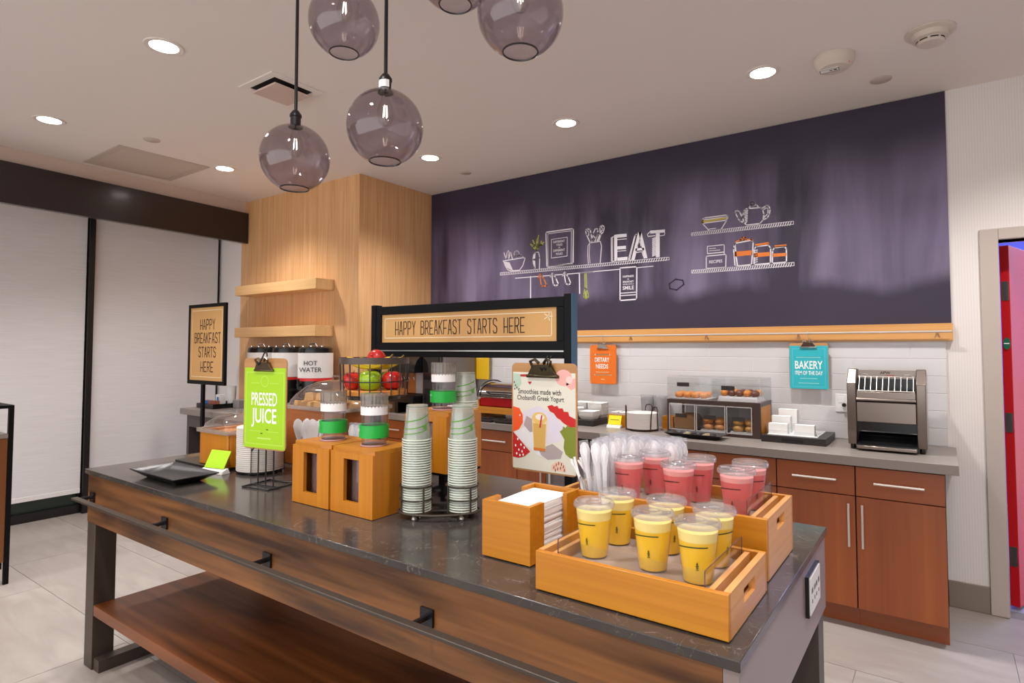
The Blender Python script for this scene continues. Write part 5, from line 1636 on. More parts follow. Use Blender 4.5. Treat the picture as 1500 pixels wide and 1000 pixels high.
PK = drink_parts(M_pk, M_pkf, M_linep, .80)
def drink(parts, x, y, z, rz, label, group):
    t = thing('drink_cup', label, 'drink cup', (x, y, z), rz, group)
    t.scale = (WIDE, WIDE, 1)
    for n, me in parts:
        c = bpy.data.objects.new(n, me); COL.objects.link(c); c.parent = t
zf = TOP + .0662
for x, y, rz, lab in ((-.708, 1.311, -.15, 'yellow juice cup at the left front of the front tray'), (-.704, 1.432, .25, 'yellow juice cup at the left back of the front tray'),
                      (-.556, 1.312, .0, 'yellow juice cup in the middle front of the front tray'), (-.572, 1.438, .75, 'yellow juice cup in the middle back of the front tray'),
                      (-.446, 1.298, .15, 'yellow juice cup at the right front of the front tray'), (-.447, 1.420, 1.0, 'yellow juice cup at the right back of the front tray')):
    drink(OJ, x, y, zf, rz - .35, lab, 'yellow juice cups')
zp = TOP + .1162
for x, y, rz, lab in ((-.782, 1.668, -.25, 'pink smoothie cup at the left front of the rear tray'), (-.748, 1.785, -.1, 'pink smoothie cup at the left back of the rear tray'),
                      (-.622, 1.655, -.3, 'pink smoothie cup in the middle front of the rear tray'), (-.604, 1.778, .0, 'pink smoothie cup in the middle back of the rear tray'),
                      (-.462, 1.662, -.2, 'pink smoothie cup at the right front of the rear tray'), (-.458, 1.785, .6, 'pink smoothie cup at the right back of the rear tray')):
    drink(PK, x, y, zp, rz - .35, lab, 'pink smoothie cups')
# wrapped spoons: a tall bundle behind and a leaning bundle in the left end of the rear tray
cutlery_box(-0.845, 1.925, .285, .09, .13, 'frosted bin of wrapped spoons behind the rear tray', M_holder)
for i in range(33):
    cutlery(-0.970 + (i % 11) * .025 + random.uniform(-.006, .006), 1.893 + (i // 11) * .030 + random.uniform(-.008, .008), TOP + .0045, random.uniform(-.3, .9), (random.uniform(-.07, .07), random.uniform(-.05, .05)), 'wrapped white spoon in the bin behind the rear tray', 'wrapped spoons behind the rear tray', 1.55)
for i in range(14):
    cutlery(-0.868 + (i % 5) * .010 + random.uniform(-.003, .003), 1.600 + (i // 5) * .045, TOP + .1185, random.uniform(-.2, .8), (random.uniform(-.10, .06), random.uniform(-.18, .06)), 'wrapped white spoon bunched in the left end of the rear tray', 'wrapped spoons in the rear tray', 1.02)
straw_me = MB().cyl((0, 0, 0), (0, 0, .13), .0035, n=8).mesh('paper_straw', M_paper)
for i in range(6):
    o = bpy.data.objects.new('paper_straw', straw_me)
    COL.objects.link(o)
    o.location = (-0.884 + i * .0055, 1.580 + i * .016, TOP + .119)
    o.rotation_euler = (random.uniform(-.1, .1), R(-18 - (i * 37 % 26)), 0)
    tag(o, 'white wrapped straw leaning out of the rear tray', 'straw', 'straws leaning in the rear tray')

# ------------------------------------------------------------------ poster on a floor stand
ps = thing('poster_stand', 'black floor stand with a kraft poster reading HAPPY BREAKFAST STARTS HERE', 'sign', (-5.32, 2.70, 0))
pw, z0, z1 = .318, 1.168, 1.882
fr = MB().box(-pw, pw, -.012, .012, z0, z0 + .035).box(-pw, pw, -.012, .012, z1 - .030, z1).box(-pw, -pw + .026, -.012, .012, z0 + .035, z1 - .030).box(pw - .034, pw, -.012, .012, z0 + .035, z1 - .030)
fr.build('frame', M_signblack, ps, bevel=0.002)
B(-pw + .026, pw - .034, -.004, .008, z0 + .035, z1 - .030).build('poster', M_kraft, ps)
for body, z, w in (('HAPPY', 1.700, .25), ('BREAKFAST', 1.580, .44), ('STARTS', 1.455, .29), ('HERE', 1.325, .21)):
    stroke_words(body, M_ink_dark, ps, (.01, -.0045, z), RX, UZ, .085, w, .009)
q = MB().ribbon([(-.26, 1.235), (.255, 1.235), (.255, 1.825), (-.26, 1.825), (-.26, 1.235)], .004, (0, -.0045, 0), RX, UZ)
q.build('border_print', mat('cream_ink', (240, 226, 196), 0.6), ps)
B(-.07, -.035, -.012, .012, .012, z0 - .0005).build('pole', M_signblack, ps)
B(-.25, .15, -.13, .02, 0, .012).build('base_plate', M_signblack, ps, bevel=0.002)

# ------------------------------------------------------------------ side counter: coffee urns, condiment tray
M_urn_label = mat('urn_label_white', (222, 216, 214), 0.5)
M_urn_red = mat('urn_red', (206, 34, 36), 0.45)
def urn(x, label, words):
    r = .142
    t = thing('coffee_urn', label, 'coffee urn', (x, 3.15, CT), group='insulated urns')
    MB().lathe([(.120, 0), (.124, .02), (.124, .20), (r, .225), (r, .535), (r - .006, .575), (r - .03, .588), (.001, .590)], 40).build('body', M_blackgloss, t)
    MB().lathe([(r + .0006, .325), (r + .002, .325), (r + .002, .535), (r + .0006, .535)], 40, closed=True).build('label_wrap', M_urn_label, t)
    MB().lathe([(r + .0006, .300), (r + .002, .300), (r + .002, .3245), (r + .0006, .3245)], 40, closed=True).build('red_band', M_urn_red, t)
    q = MB()
    for i in range(3):
        a_ = R(-100 + i * 45)
        q.cyl((.112 * math.cos(a_), .112 * math.sin(a_), .586), (.112 * math.cos(a_), .112 * math.sin(a_), .596), .012, n=10)
    q.tube([(-.05, -.02, .588), (-.04, -.03, .612), (.04, -.03, .612), (.05, -.02, .588)], .006, 8)
    q.build('lid_handle', M_chrome, t)
    q = MB().cyl((0, -.120, .270), (0, -.175, .270), .014, n=12)
    q.cyl((0, -.168, .285), (0, -.168, .235), .009, n=10)
    q.box(-.008, .008, -.175, -.160, .285, .320)
    q.build('spigot', M_blackgloss, t)
    for k, (wd, dz) in enumerate(words):
        ang = R(-52)
        c_ = Vector(((r + .0026) * math.cos(ang), (r + .0026) * math.sin(ang), .45 - k * .055))
        tn = Vector((-math.sin(ang), math.cos(ang), 0))
        lettering(wd, mat('urn_ink', (40, 36, 38), 0.6), t, c_, tn, (0, 0, 1), .038, None, .008)
    return t
urn(-4.385, 'black urn with white HOT WATER label and red band, nearest the column edge', (('HOT', 0), ('WATER', 1)))
urn(-4.775, 'black urn with a plain white label between two others', ())
urn(-5.165, 'black urn with a white label, leftmost and half hidden by the lime sign', ())
ct = thing('condiment_tray', 'black condiment tray on the edge of the side counter', 'tray', (-5.78, 3.09, CT))
ct_q = MB().box(-.15, .16, -.17, .17, 0, .012).box(-.15, .16, -.17, -.16, .012, .045).box(-.15, .16, .16, .17, .012, .045).box(-.15, -.14, -.16, .16, .012, .045).box(.15, .16, -.16, .16, .012, .045)
ct_q.build('tray_body', M_blackgloss, ct)
pk_me = {}
for nm, col in (('orange', (226, 92, 36)), ('blue', (46, 118, 184)), ('brown', (160, 96, 76))):
    pk_me[nm] = MB().box(-.018, .018, -.004, .004, 0, .062).mesh('sugar_packet', mat('packet_' + nm, col, 0.6, vary=.15, scale=80))
for i in range(24):
    nm = 'orange' if i < 6 else 'blue' if i < 13 else 'brown'
    o = bpy.data.objects.new('sugar_packet', pk_me[nm])
    COL.objects.link(o)
    j = i % 24
    o.location = (-5.885 + j * .0105, 2.955 + .02 * (j % 2), CT + .0122)
    o.rotation_euler = (random.uniform(-.05, .05), 0, R(85))
    tag(o, {'orange': 'orange sugar packet in the condiment tray', 'blue': 'blue sweetener packet in the condiment tray', 'brown': 'reddish brown sugar packet in the condiment tray'}[nm], 'packet', nm + ' packets in the condiment tray')
pc_me = MB().lathe([(.032, 0), (.044, .112), (.046, .114), (.043, .114), (.031, .002), (.001, .002)], 24).mesh('paper_cup', M_paper)
for i in range(8):
    o = bpy.data.objects.new('paper_cup', pc_me)
    COL.objects.link(o)
    o.location = (-5.70, 3.14, CT + .0125 + i * .0115)
    tag(o, 'white paper cup stacked in the condiment tray', 'cup', 'paper cups in the condiment tray')
pkb = thing('packet_box', 'small white box with a blue square beside the paper cups', 'box', (-5.84, 3.11, CT + .0125))
B(-.04, .04, -.03, .03, 0, .105).build('carton', M_paper, pkb)
B(-.018, .018, -.0308, -.0301, .045, .082).build('blue_print', mat('packet_blue', (46, 118, 184), 0.6), pkb)
tag(B(-.05, .05, -.045, .045, 0, .08).build('grey_container', mat('grey_container', (150, 146, 146), 0.5), bevel=0.006, loc=(-5.56, 3.15, CT)), 'small grey container beside the condiment tray', 'container')

# ------------------------------------------------------------------ console at the left edge of the picture
cs = thing('side_console', 'walnut console with a black metal frame at the left edge', 'console', (-4.862, 1.255, 0))
for y in (-.70, 0):
    for x in (-.55, -.026):
        B(x, x + .026, y - .026 if y == 0 else y, y if y == 0 else y + .026, 0, 1.105).build('leg', M_signblack, cs)
B(-.55, 0, -.70, 0, 1.1052, 1.125).build('top_frame', M_signblack, cs)
B(-.514, -.002, -.664, -.027, .918, .945).build('slab', M_grey_counter, cs)
B(-.03, -.008, -.664, -.027, .14, .917).build('wood_panel', wood('walnut_panel', (104, 60, 28), (140, 86, 44), 'Z', 0.4, 30, 6), cs)
B(-.513, -.031, -.030, -.008, .14, .917).build('wood_panel', MATS['walnut_panel'], cs)
B(-.034, -.004, -.664, -.036, .10, .139).build('bottom_rail', M_signblack, cs)

# ------------------------------------------------------------------ back counter equipment
cm = thing('coffee_machine', 'tall dark coffee machine with a grey side panel behind the sign frame', 'coffee machine', (-3.63, 3.98, CT))
B(-.110, .110, -.20, .22, .0, .66).build('body', mat('machine_brown_black', (44, 38, 36), 0.3), cm, bevel=0.008)
B(.1105, .142, -.18, .22, .0, .65).build('side_panel', mat('machine_grey', (120, 114, 112), 0.4, .3), cm, bevel=0.003)
B(-.09, .09, -.206, -.2005, .30, .60).build('front_glass', mat('machine_glass', (30, 26, 24), 0.12), cm)
B(-.07, .07, -.215, -.2005, .06, .22).build('brew_bay', M_blackgloss, cm)
jm = thing('juice_machine', 'black juice machine with a curved hood and silver taps', 'drink machine', (-3.90, 3.83, CT))
B(-.14, .14, .02, .16, 0, .46).build('back_body', M_blackgloss, jm)
hood = [(.02, .36), (-.14, .36), (-.145, .40), (-.12, .46), (-.06, .51), (.02, .53), (.16, .53), (.16, .461), (.02, .461)]
MB().prism(hood, (-.155, 0, 0), (0, 1, 0), (0, 0, 1), (.31, 0, 0)).build('hood', M_blackgloss, jm)
B(-.13, .02, .012, .0195, .17, .355).build('wood_panel', M_redwood, jm)
B(.021, .13, .012, .0195, .17, .355).build('grey_panel', mat('machine_light_grey', (166, 162, 160), 0.4), jm)
for x in (-.09, -.03, .03, .09):
    MB().cyl((x, -.09, .359), (x, -.09, .325), .009, .006, n=10).cyl((x, -.09, .325), (x, -.075, .30), .006, .005, n=8).build('tap', M_chrome, jm)
q = MB().box(-.15, .15, -.15, .02, .10, .16)
for i in range(9): q.box(-.135 + i * .03, -.120 + i * .03, -.14, .01, .1602, .164)
q.build('drip_tray', M_blackgloss, jm)
B(-.11, -.07, -.12, .02, 0, .0995).build('support', M_blackgloss, jm)
B(.07, .11, -.12, .02, 0, .0995).build('support', M_blackgloss, jm)
# chafing dish in a wooden stand
cd = thing('chafing_dish', 'red chafing dish with a chrome roll top in a wooden stand', 'chafing dish', (-2.80, 3.96, CT))
q = MB().box(-.31, .31, -.21, -.19, .055, .105).box(-.31, .31, .17, .19, .055, .105).box(-.31, -.285, -.19, .17, .0, .16).box(.285, .31, -.19, .17, .0, .16)
q.box(-.33, -.311, -.21, -.15, .0, .155).box(-.33, -.311, .13, .19, 0, .155)
q.build('wooden_stand', M_honey, cd)
B(-.283, .283, -.185, .165, .106, .178).build('red_pan', mat('red_enamel', (176, 18, 24), 0.2), cd, bevel=0.008)
B(-.300, .300, -.20, .18, .1785, .188).build('chrome_rim', M_chrome, cd, bevel=0.002)
dome = [(-.185, .1885)] + [(-.185 * math.cos(R(i * 15)) - .01, .190 + .105 * math.sin(R(i * 15))) for i in range(0, 13)] + [(.165, .1885)]
MB().prism(dome, (-.285, 0, 0), (0, 1, 0), (0, 0, 1), (.57, 0, 0)).build('roll_top', M_chrome, cd)
MB().tube([(-.20, -.185, .215), (-.19, -.215, .225), (.19, -.215, .225), (.20, -.185, .215)], .006, 8).build('lid_handle', M_black, cd)
q = MB()
for x in (-.286, .285):
    q.tube([(x, -.20 * math.cos(R(i * 18)) - .01, .190 + .118 * math.sin(R(i * 18))) for i in range(11)], .006, 6)
q.build('lid_band', M_black, cd)
for x, lab in ((-2.95, 'black griddle tray under the chafing dish, left one'), (-2.74, 'black griddle tray under the chafing dish, right one')):
    q = MB().hexa([(-.08, -.05, 0), (.08, -.05, 0), (.08, .05, 0), (-.08, .05, 0)], [(-.095, -.062, .022), (.095, -.062, .022), (.095, .062, .022), (-.095, .062, .022)])
    for i in range(3): q.box(-.06 + i * .045, -.03 + i * .045, -.04, .04, .0222, .030)
    tag(q.build('griddle_tray', M_glaze, loc=(x, 3.69, CT)), lab, 'tray', 'black trays under the chafing dish')
# plate racks on the back counter
plate_me = MB().lathe([(.075, 0), (.104, .0006), (.110, .0014), (.110, .0074), (.105, .0074), (.076, .003), (.001, .003)], 32).mesh('dinner_plate', mat('stoneware_white', (226, 218, 214), 0.4))
def rack(x, y, n, label, plab, group):
    t = thing('plate_rack', label, 'rack', (x, y, CT), group='wire plate racks')
    MB().lathe([(.085, .006), (.103, .006), (.103, .014), (.085, .014)], 28, closed=True).build('base_ring', mat('rack_bronze', (66, 40, 24), 0.4, .4), t)
    for a in (R(200), R(-20), R(90)):
        q = MB()
        pts = []
        for k in range(13):
            u = -1 + 2 * k / 12
            aa = a + u * .32
            pts.append((.117 * math.cos(aa), .117 * math.sin(aa), .004 + (.165 * (1 - u ** 6) if abs(u) < 1 else 0)))
        q.tube(pts, .0038, 6)
        q.tube([pts[0], (.100 * math.cos(a - .32), .100 * math.sin(a - .32), .008)], .0028, 6)
        q.tube([pts[-1], (.100 * math.cos(a + .32), .100 * math.sin(a + .32), .008)], .0028, 6)
        q.build('wire_arch', MATS['rack_bronze'], t)
    q = MB()
    for i in range(3): q.cyl((.094 * math.cos(i * 2.1), .094 * math.sin(i * 2.1), 0), (.094 * math.cos(i * 2.1), .094 * math.sin(i * 2.1), .0062), .006, n=8)
    q.build('feet', M_black, t)
    for i in range(n):
        o = bpy.data.objects.new('dinner_plate', plate_me)
        COL.objects.link(o)
        o.location = (x, y, CT + .0142 + i * .0078)
        tag(o, plab, 'plate', group)
rack(-1.735, 3.93, 14, 'round wire rack with white plates beside the pastry case', 'white plate stacked in the wire rack beside the pastry case', 'plates beside the pastry case')
rack(-3.265, 3.745, 11, 'round wire rack with white plates left of the chafing dish', 'white plate stacked in the wire rack left of the chafing dish', 'plates left of the chafing dish')
# white bowls on a black tray
bt = thing('black_tray', 'black wooden tray under the stacks of white bowls', 'tray', (-2.24, 4.03, CT))
B(-.14, .14, -.15, .15, 0, .045).build('tray_body', mat('black_stained_wood', (34, 27, 26), 0.4), bt, bevel=0.003)
bowl_me = MB()
for k, (s, z) in enumerate(((.72, 0), (.96, .026), (1.0, .028), (.94, .028), (.70, .003))):
    bowl_me.v += [(-.062 * s, -.062 * s, z), (.062 * s, -.062 * s, z), (.062 * s, .062 * s, z), (-.062 * s, .062 * s, z)]
    if k:
        for j in range(4): bowl_me.f.append(((k - 1) * 4 + j, (k - 1) * 4 + (j + 1) % 4, k * 4 + (j + 1) % 4, k * 4 + j))
bowl_me.f += [(3, 2, 1, 0), (16, 17, 18, 19)]
bowl_me = bowl_me.mesh('square_bowl', M_paper)
for (bx, by, n, lab) in ((-2.305, 3.955, 9, 'white square bowl in the front left stack on the black tray'), (-2.172, 3.955, 6, 'white square bowl in the low front right stack on the black tray'), (-2.305, 4.095, 14, 'white square bowl in the rear left stack on the black tray'), (-2.172, 4.095, 14, 'white square bowl in the tall rear right stack on the black tray')):
    for i in range(n):
        o = bpy.data.objects.new('square_bowl', bowl_me)
        COL.objects.link(o)
        o.location = (bx, by, CT + .0453 + i * .0065)
        tag(o, lab, 'bowl', lab.replace('white square bowl in ', 'bowls in '))
# wooden caddies
def caddy(x, y, w, d, h, label):
    t = thing('wooden_caddy', label, 'caddy', (x, y, CT), group='honey wooden caddies')
    a, b = w / 2, d / 2
    MB().box(-a, a, -b, -b + .01, 0, h).box(-a, a, b - .01, b, 0, h).box(-a, -a + .01, -b + .01, b - .01, 0, h).box(a - .01, a, -b + .01, b - .01, 0, h).build('walls', M_honey, t)
    B(-a + .01, a - .01, -b + .01, b - .01, 0, .008).build('floor_panel', M_honey, t)
caddy(-1.955, 4.045, .150, .14, .088, 'honey wooden caddy with white tubs left of the plates')
tub_me = MB().lathe([(.020, 0), (.026, .06), (.028, .062), (.028, .066), (.001, .068)], 20).mesh('tub', M_white)
for i, (dx, dy) in enumerate(((-.035, -.03), (.03, -.03), (-.035, .032), (.03, .032))):
    o = bpy.data.objects.new('cream_tub', tub_me)
    COL.objects.link(o)
    o.location = (-1.955 + dx, 4.045 + dy, CT + .0382)
    tag(o, 'small white tub sitting in the wooden caddy', 'tub', 'tubs in the wooden caddy')
tag(B(-.065, .065, -.06, .06, 0, .03).build('caddy_insert', M_paper, loc=(-1.955, 4.045, CT + .0081)), 'white paper insert under the tubs in the caddy', 'insert')
caddy(-1.61, 4.14, .08, .12, .088, 'honey wooden caddy between the plates and the pastry case')
yt = thing('price_tag', 'small yellow tag in a white holder before the wooden caddy', 'tag', (-1.955, 3.935, CT))
MB().hexa([(-.055, -.02, 0), (.055, -.02, 0), (.055, .02, 0), (-.055, .02, 0)], [(-.055, -.015, .014), (.055, -.015, .014), (.055, .008, .022), (-.055, .008, .022)]).build('holder', M_white, yt)
B(-.050, .050, 0, .001, 0, .068).build('card', mat('bright_yellow_card', (238, 222, 30), 0.6), yt, loc=(0, -.004, .0205), rot=(R(-18), 0, 0))
q = MB()
for i in range(6): q.ribbon([(-.032 + i * .011, .036), (-.025 + i * .011, .036)], .006, (0, -.0006, 0), RX, UZ)
q.build('card_print', mat('olive_print', (150, 140, 30), 0.6), yt, loc=(0, -.004, .0205), rot=(R(-18), 0, 0))
# clear tumblers behind the plates
tum = MB().lathe([(.038, 0), (.050, .20), (.048, .20), (.036, .004), (.001, .004)], 24).mesh('clear_tumbler', clear('tumbler_plastic', (236, 236, 238), .12, .06, .25))
for x, y, lab in ((-1.705, 4.205, 'tall clear tumbler upright behind the white plates'), (-1.815, 4.205, 'tall clear tumbler behind the wooden caddy and plates')):
    for i in range(3):
        o = bpy.data.objects.new('clear_tumbler', tum)
        COL.objects.link(o)
        o.location = (x, y, CT + i * .012)
        tag(o, lab, 'tumbler', lab.replace('tall clear tumbler', 'tumblers'))
# pastry case
M_case = mat('dark_bronze_case', (64, 46, 40), 0.35)
pcx0, pcx1, pcy0, pcy1 = -1.56, -0.945, 3.95, 4.25
pc = thing('pastry_case', 'two level pastry case with clear doors and dark brown frame', 'display case', ((pcx0 + pcx1) / 2, (pcy0 + pcy1) / 2, CT))
a, b = (pcx1 - pcx0) / 2, (pcy1 - pcy0) / 2
q = MB().box(-a, a, -b, b, 0, .018).box(-a, a, -b, b, .200, .226)
q.box(a - .05, a, -b, -b + .02, .018, .200).box(-a, -a + .014, -b, -b + .02, .018, .200).box(-a, -a + .014, b - .014, b, .018, .2).box(a - .014, a, b - .014, b, .018, .2)
q.build('frame', M_case, pc)
B(a - .006, a - .001, -b + .0205, b - .0145, .018, .1995).build('wood_side', M_honey_z, pc)
for x in (-a + .20, -a + .40):
    B(x - .002, x + .002, -b + .004, b - .004, .0185, .1995).build('divider', M_clear, pc)
for i in range(3):
    x0, x1 = ((-a + .016, -a + .196), (-a + .204, -a + .396), (-a + .404, a - .052))[i]
    d = B(x0, x1, -b - .004, -b - .001, .022, .196).build('clear_door', M_clear, pc)
    q = MB()
    for bx in ((x0, x1, .022, .026), (x0, x1, .192, .196), (x0, x0 + .004, .026, .192), (x1 - .004, x1, .026, .192)):
        q.box(bx[0], bx[1], -b - .0052, -b - .0042, bx[2], bx[3])
    q.build('door_edge', mat('pale_edge', (206, 200, 198), .3), d)
    B((x0 + x1) / 2 - .045, (x0 + x1) / 2 + .035, -b - .0075, -b - .0055, .105, .130).build('name_card', mat('black_card', (46, 38, 34), .5), d)
for nm, bx in (('clear_cover', (-a, a, -b, -b + .003, .2265, .375)), ('clear_cover', (-a, a, b - .003, b, .2265, .375)), ('clear_cover', (-a, -a + .003, -b + .003, b - .003, .2265, .375)), ('clear_cover', (a - .003, a, -b + .003, b - .003, .2265, .375)), ('clear_cover', (-a, a, -b, b, .3752, .378)), ('clear_cover', (-.002, .002, -b + .004, b - .004, .2265, .3745))):
    B(*bx).build(nm, M_clear, pc)
q = MB()
for sx in (-a, a - .002):
    q.box(sx, sx + .002, -b - .0012, -b - .0002, .2265, .378); q.box(sx, sx + .002, -b, b, .3782, .3795)
q.box(-a, a, -b - .0012, -b - .0002, .376, .379)
q.build('cover_edge', mat('pale_edge', (206, 200, 198), .3), pc)
for x in (-.19, .11):
    B(x - .045, x + .040, -b - .0040, -b - .0015, .315 if x < 0 else .300, .342 if x < 0 else .328).build('name_card', mat('black_card', (46, 38, 34), .5), pc)
M_foil = mat('pastry_paper', (206, 200, 202), 0.5, vary=.1, scale=50)
def bun(x, y, z, sx, sy, sz, m, label, group, kind='pastry'):
    q = MB().sphere((0, 0, sz * .45), 1, 16, 10, sx, sy, sz * .55)
    o = q.build(kind, m, loc=(x, y, z), rot=(0, 0, random.uniform(-.3, .3)))
    tag(o, label, kind, group)
    return o
M_crois = mat('golden_pastry', (206, 128, 52), 0.5, vary=.35, scale=30, bump=.4)
M_choc = mat('chocolate_pastry', (104, 54, 38), 0.45, vary=.5, scale=40, bump=.4)
M_egg = mat('golden_bagel', (202, 132, 56), 0.35, vary=.3, scale=20)
M_loaf = mat('seeded_loaf', (186, 136, 84), 0.8, vary=.2, scale=90, bump=.3)
X_ = (pcx0 + pcx1) / 2
tag(B(-.125, .125, -.10, .10, 0, .006).build('serving_board', M_foil, loc=(X_ - .165, 4.09, CT + .2265)), 'silver paper under the golden pastries on the upper level', 'paper')
tag(MB().hexa([(-.13, -.10, 0), (.13, -.10, 0), (.13, .10, 0), (-.13, .10, 0)], [(-.12, -.09, .030), (.12, -.09, .030), (.12, .09, .030), (-.12, .09, .030)]).build('serving_board', M_foil, loc=(X_ + .155, 4.09, CT + .2265)), 'raised silver paper under the chocolate pastries on the upper level', 'paper')
for i in range(8):
    bun(X_ - .255 + (i % 4) * .058, 4.045 + (i // 4) * .085, CT + .2328, .028, .036, .042, M_crois, 'golden pastry on the upper level of the case', 'golden pastries')
for i in range(10):
    bun(X_ + .055 + (i % 5) * .050, 4.045 + (i // 5) * .085, CT + .2568, .0245, .036, .044, M_choc if i % 3 else M_crois, 'chocolate pastry on the upper level of the case' if i % 3 else 'nut pastry among the chocolate ones on the upper level', 'chocolate pastries' if i % 3 else 'nut pastries')
q = MB()
lp = [(-.075, 0), (.075, 0), (.078, .07), (.055, .098), (0, .104), (-.055, .098), (-.078, .07)]
q.prism(lp, (0, -.075, 0), RX, UZ, (0, .14, 0))
tag(q.build('bread_loaf', M_loaf, bevel=0.006, loc=(X_ - .205, 4.085, CT + .0185)), 'seeded bread loaf behind the left clear door', 'bread')
for k, (cx_, m_, lab) in enumerate(((X_ - .005, M_egg, 'golden bagel behind the middle clear door'), (X_ + .19, mat('cheese_danish', (206, 150, 72), .45, vary=.3, scale=20), 'golden danish behind the right clear door'))):
    tag(B(-.08, .08, -.10, .08, 0, .012).build('pastry_paper', M_foil, loc=(cx_, 4.08, CT + .0185)), 'crinkled paper under the %s' % ('bagels' if k == 0 else 'danishes'), 'paper')
    for i in range(6):
        bun(cx_ - .038 + (i % 2) * .078, 4.02 + (i // 2 % 2) * .085, CT + .0308 + (i // 4) * .040, .038, .042, .045, m_, lab, lab.replace('golden ', '') + ' group')
# black tray of wrapped treats before the case
bk_t = MB()
ri = [(-.13, -.055, 0), (.13, -.055, 0), (.13, .055, 0), (-.13, .055, 0)]
ro = [(-.185, -.088, .030), (.185, -.088, .030), (.185, .088, .030), (-.185, .088, .030)]
rm = [(-.176, -.080, .030), (.176, -.080, .030), (.176, .080, .030), (-.176, .080, .030)]
rb_ = [(-.125, -.05, .006), (.125, -.05, .006), (.125, .05, .006), (-.125, .05, .006)]
for r_ in (ri, ro, rm, rb_): bk_t.v += r_
for k in range(3):
    for j in range(4): bk_t.f.append((k * 4 + j, k * 4 + (j + 1) % 4, k * 4 + 4 + (j + 1) % 4, k * 4 + 4 + j))
bk_t.f += [(3, 2, 1, 0), (12, 13, 14, 15)]
tag(bk_t.build('treat_tray', M_glaze, loc=(-1.305, 3.795, CT)), 'black flared tray of small wrapped treats before the pastry case', 'tray')
M_treat = mat('wrapped_treat', (70, 64, 66), 0.25, vary=.8, scale=60)
M_treat2 = mat('wrapped_treat_pale', (196, 176, 140), 0.3, vary=.3, scale=60)
for i in range(12):
    o = MB().hexa([(-.016, -.014, 0), (.016, -.014, 0), (.016, .014, 0), (-.016, .014, 0)], [(-.012, -.01, .022), (.012, -.01, .024), (.012, .01, .022), (-.012, .01, .02)]).build('wrapped_treat', M_treat2 if i % 3 == 1 else M_treat, loc=(-1.41 + (i % 6) * .042, 3.775 + (i // 6) * .04, CT + .0063), rot=(0, 0, random.uniform(0, 2)))
    tag(o, 'pale wrapped treat on the black flared tray' if i % 3 == 1 else 'dark wrapped treat on the black flared tray', 'treat', 'pale treats' if i % 3 == 1 else 'dark treats')
# black riser tray with white paper holders
wt = thing('paper_tray', 'black low tray with a white inset beside the toaster', 'tray', (-0.745, 4.06, CT))
B(-.18, .18, -.185, .185, 0, .042).build('tray_body', mat('black_stained_wood', (34, 27, 26), 0.4), wt, bevel=0.002)
B(-.150, .130, -.155, .16, .0422, .046).build('white_inset', M_white, wt)
B(-.06, .06, -.1862, -.1852, .010, .026).build('hand_slot', M_blackgloss, wt)
q = MB()
for i in range(4): q.box(.085, .125, -.12 + i * .07, -.085 + i * .07, .0461, .0465)
q.build('slot_print', mat('slot_grey', (120, 112, 110), .6), wt)
for (dx, dy, h, lab) in ((-.095, -.10, .062, 'front left white paper block on the black tray'), (.055, -.10, .062, 'front right white paper block on the black tray'), (-.095, -.01, .10, 'middle tall white paper block on the black tray'), (-.075, .09, .135, 'rear tallest white paper block on the black tray')):
    t = thing('paper_block', lab, 'paper', (-0.745 + dx, 4.06 + dy, CT + .0463), group='white paper blocks beside the toaster')
    B(-.055, .055, -.025, .025, 0, h).build('sheets', M_paper, t)
    q = MB().box(-.058, -.0555, -.028, .028, 0, h + .004).box(.0555, .058, -.028, .028, 0, h + .004).box(-.0555, .0555, -.028, -.0255, 0, h * .35)
    q.build('clear_holder', M_clear, t)
# conveyor toaster
ts = thing('conveyor_toaster', 'stainless conveyor toaster with a wire feed rack at the right end', 'toaster', (-0.262, 3.985, CT))
tw = .188
M_tsteel = mat('dark_toaster_steel', (136, 124, 116), 0.3, 1.0, vary=0.08, scale=60, stretch=(1, 1, 30))
side = [(-.10, .028), (.18, .028), (.18, .43), (.02, .455), (-.055, .455), (-.125, .375), (-.125, .12)]
for s in (-1, 1):
    x = s * tw - (0 if s < 0 else .045)
    MB().prism(side, (x, 0, 0), (0, 1, 0), (0, 0, 1), (.045, 0, 0)).build('side_housing', M_tsteel, ts, bevel=0.004)
    for y in (-.08, .15):
        MB().lathe([(.011, 0), (.014, .006), (.012, .0278)], 12, c=(x + .022, y, 0)).build('foot', M_blackgloss, ts)
iw = tw - .046
B(-iw, iw, -.02, .17, .10, .40).build('inner_body', M_blackgloss, ts)
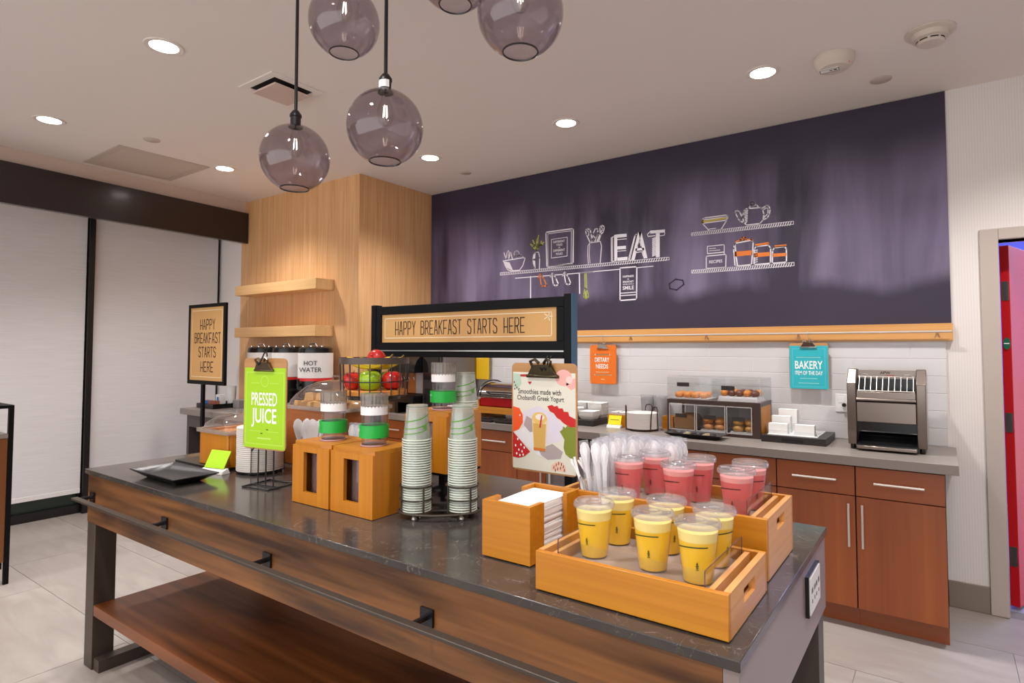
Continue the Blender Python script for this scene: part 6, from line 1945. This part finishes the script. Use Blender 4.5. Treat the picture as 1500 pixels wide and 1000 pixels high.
MB().prism([(-.015, .401), (.17, .401), (.17, .425), (.02, .448), (-.015, .448)], (-iw, 0, 0), (0, 1, 0), (0, 0, 1), (2 * iw, 0, 0)).build('top_cover', M_tsteel, ts)
B(-iw, iw, -.118, -.095, .292, .330).build('feed_lip', M_tsteel, ts, bevel=0.003)
MB().cyl((-iw, -.122, .286), (iw, -.122, .286), .008, n=10).build('roller', M_tsteel, ts)
B(-iw, iw, -.118, -.105, .160, .272).build('front_panel', M_tsteel, ts, bevel=0.003)
q = MB().tube([(-iw + .004, -.11, .335), (iw - .004, -.11, .335)], .0028, 6).tube([(-iw + .004, -.045, .412), (iw - .004, -.045, .412)], .0028, 6)
for i in range(10):
    x = -iw + .012 + i * (2 * iw - .024) / 9
    q.tube([(x, -.11, .335), (x, -.045, .412)], .0017, 6)
for s in (-1, 1): q.tube([(s * (iw - .002), -.045, .412), (s * (iw - .03), -.02, .425), (s * (iw - .055), -.018, .422)], .0022, 6)
q.build('feed_rack', M_nickel, ts)
MB().prism([(-.128, .030), (.02, .085), (.02, .09), (-.128, .036)], (-iw, 0, 0), (0, 1, 0), (0, 0, 1), (2 * iw, 0, 0)).build('toast_slide', M_blackgloss, ts)
B(-iw, iw, -.150, -.120, .012, .030).build('crumb_tray', M_tsteel, ts, bevel=0.003)
B(-iw, iw, -.1195, .15, .012, .020).build('crumb_floor', M_blackgloss, ts)
lettering('APW', M_ink_dark, ts, (-.005, -.0156, .434), RX, UZ, .016, .052, .03)
MB().ribbon([(-.002 + i * .0035, .418 + .004 * math.sin(i * 1.9)) for i in range(13)], .0025, (0, -.0157, 0), RX, UZ).build('red_script_print', mat('toaster_red_print', (206, 64, 44), .5), ts)
ou = thing('wall_outlet', 'white wall outlet with a black plug left of the toaster', 'outlet', (-0.530, WALL_Y - 0.0145, 1.085))
B(-.034, .034, -.006, 0, 0, .112).build('cover_plate', M_white, ou, bevel=0.002)
B(-.014, .016, -.0085, -.0062, .058, .095).build('socket_face', M_paper, ou)
MB().cyl((.018, -.0065, .045), (.018, -.032, .045), .012, n=12).build('plug', M_blackgloss, ou)
for o in COL.objects:
    if o.type == 'EMPTY' and 'label' in o and not o['label']: del o['label']
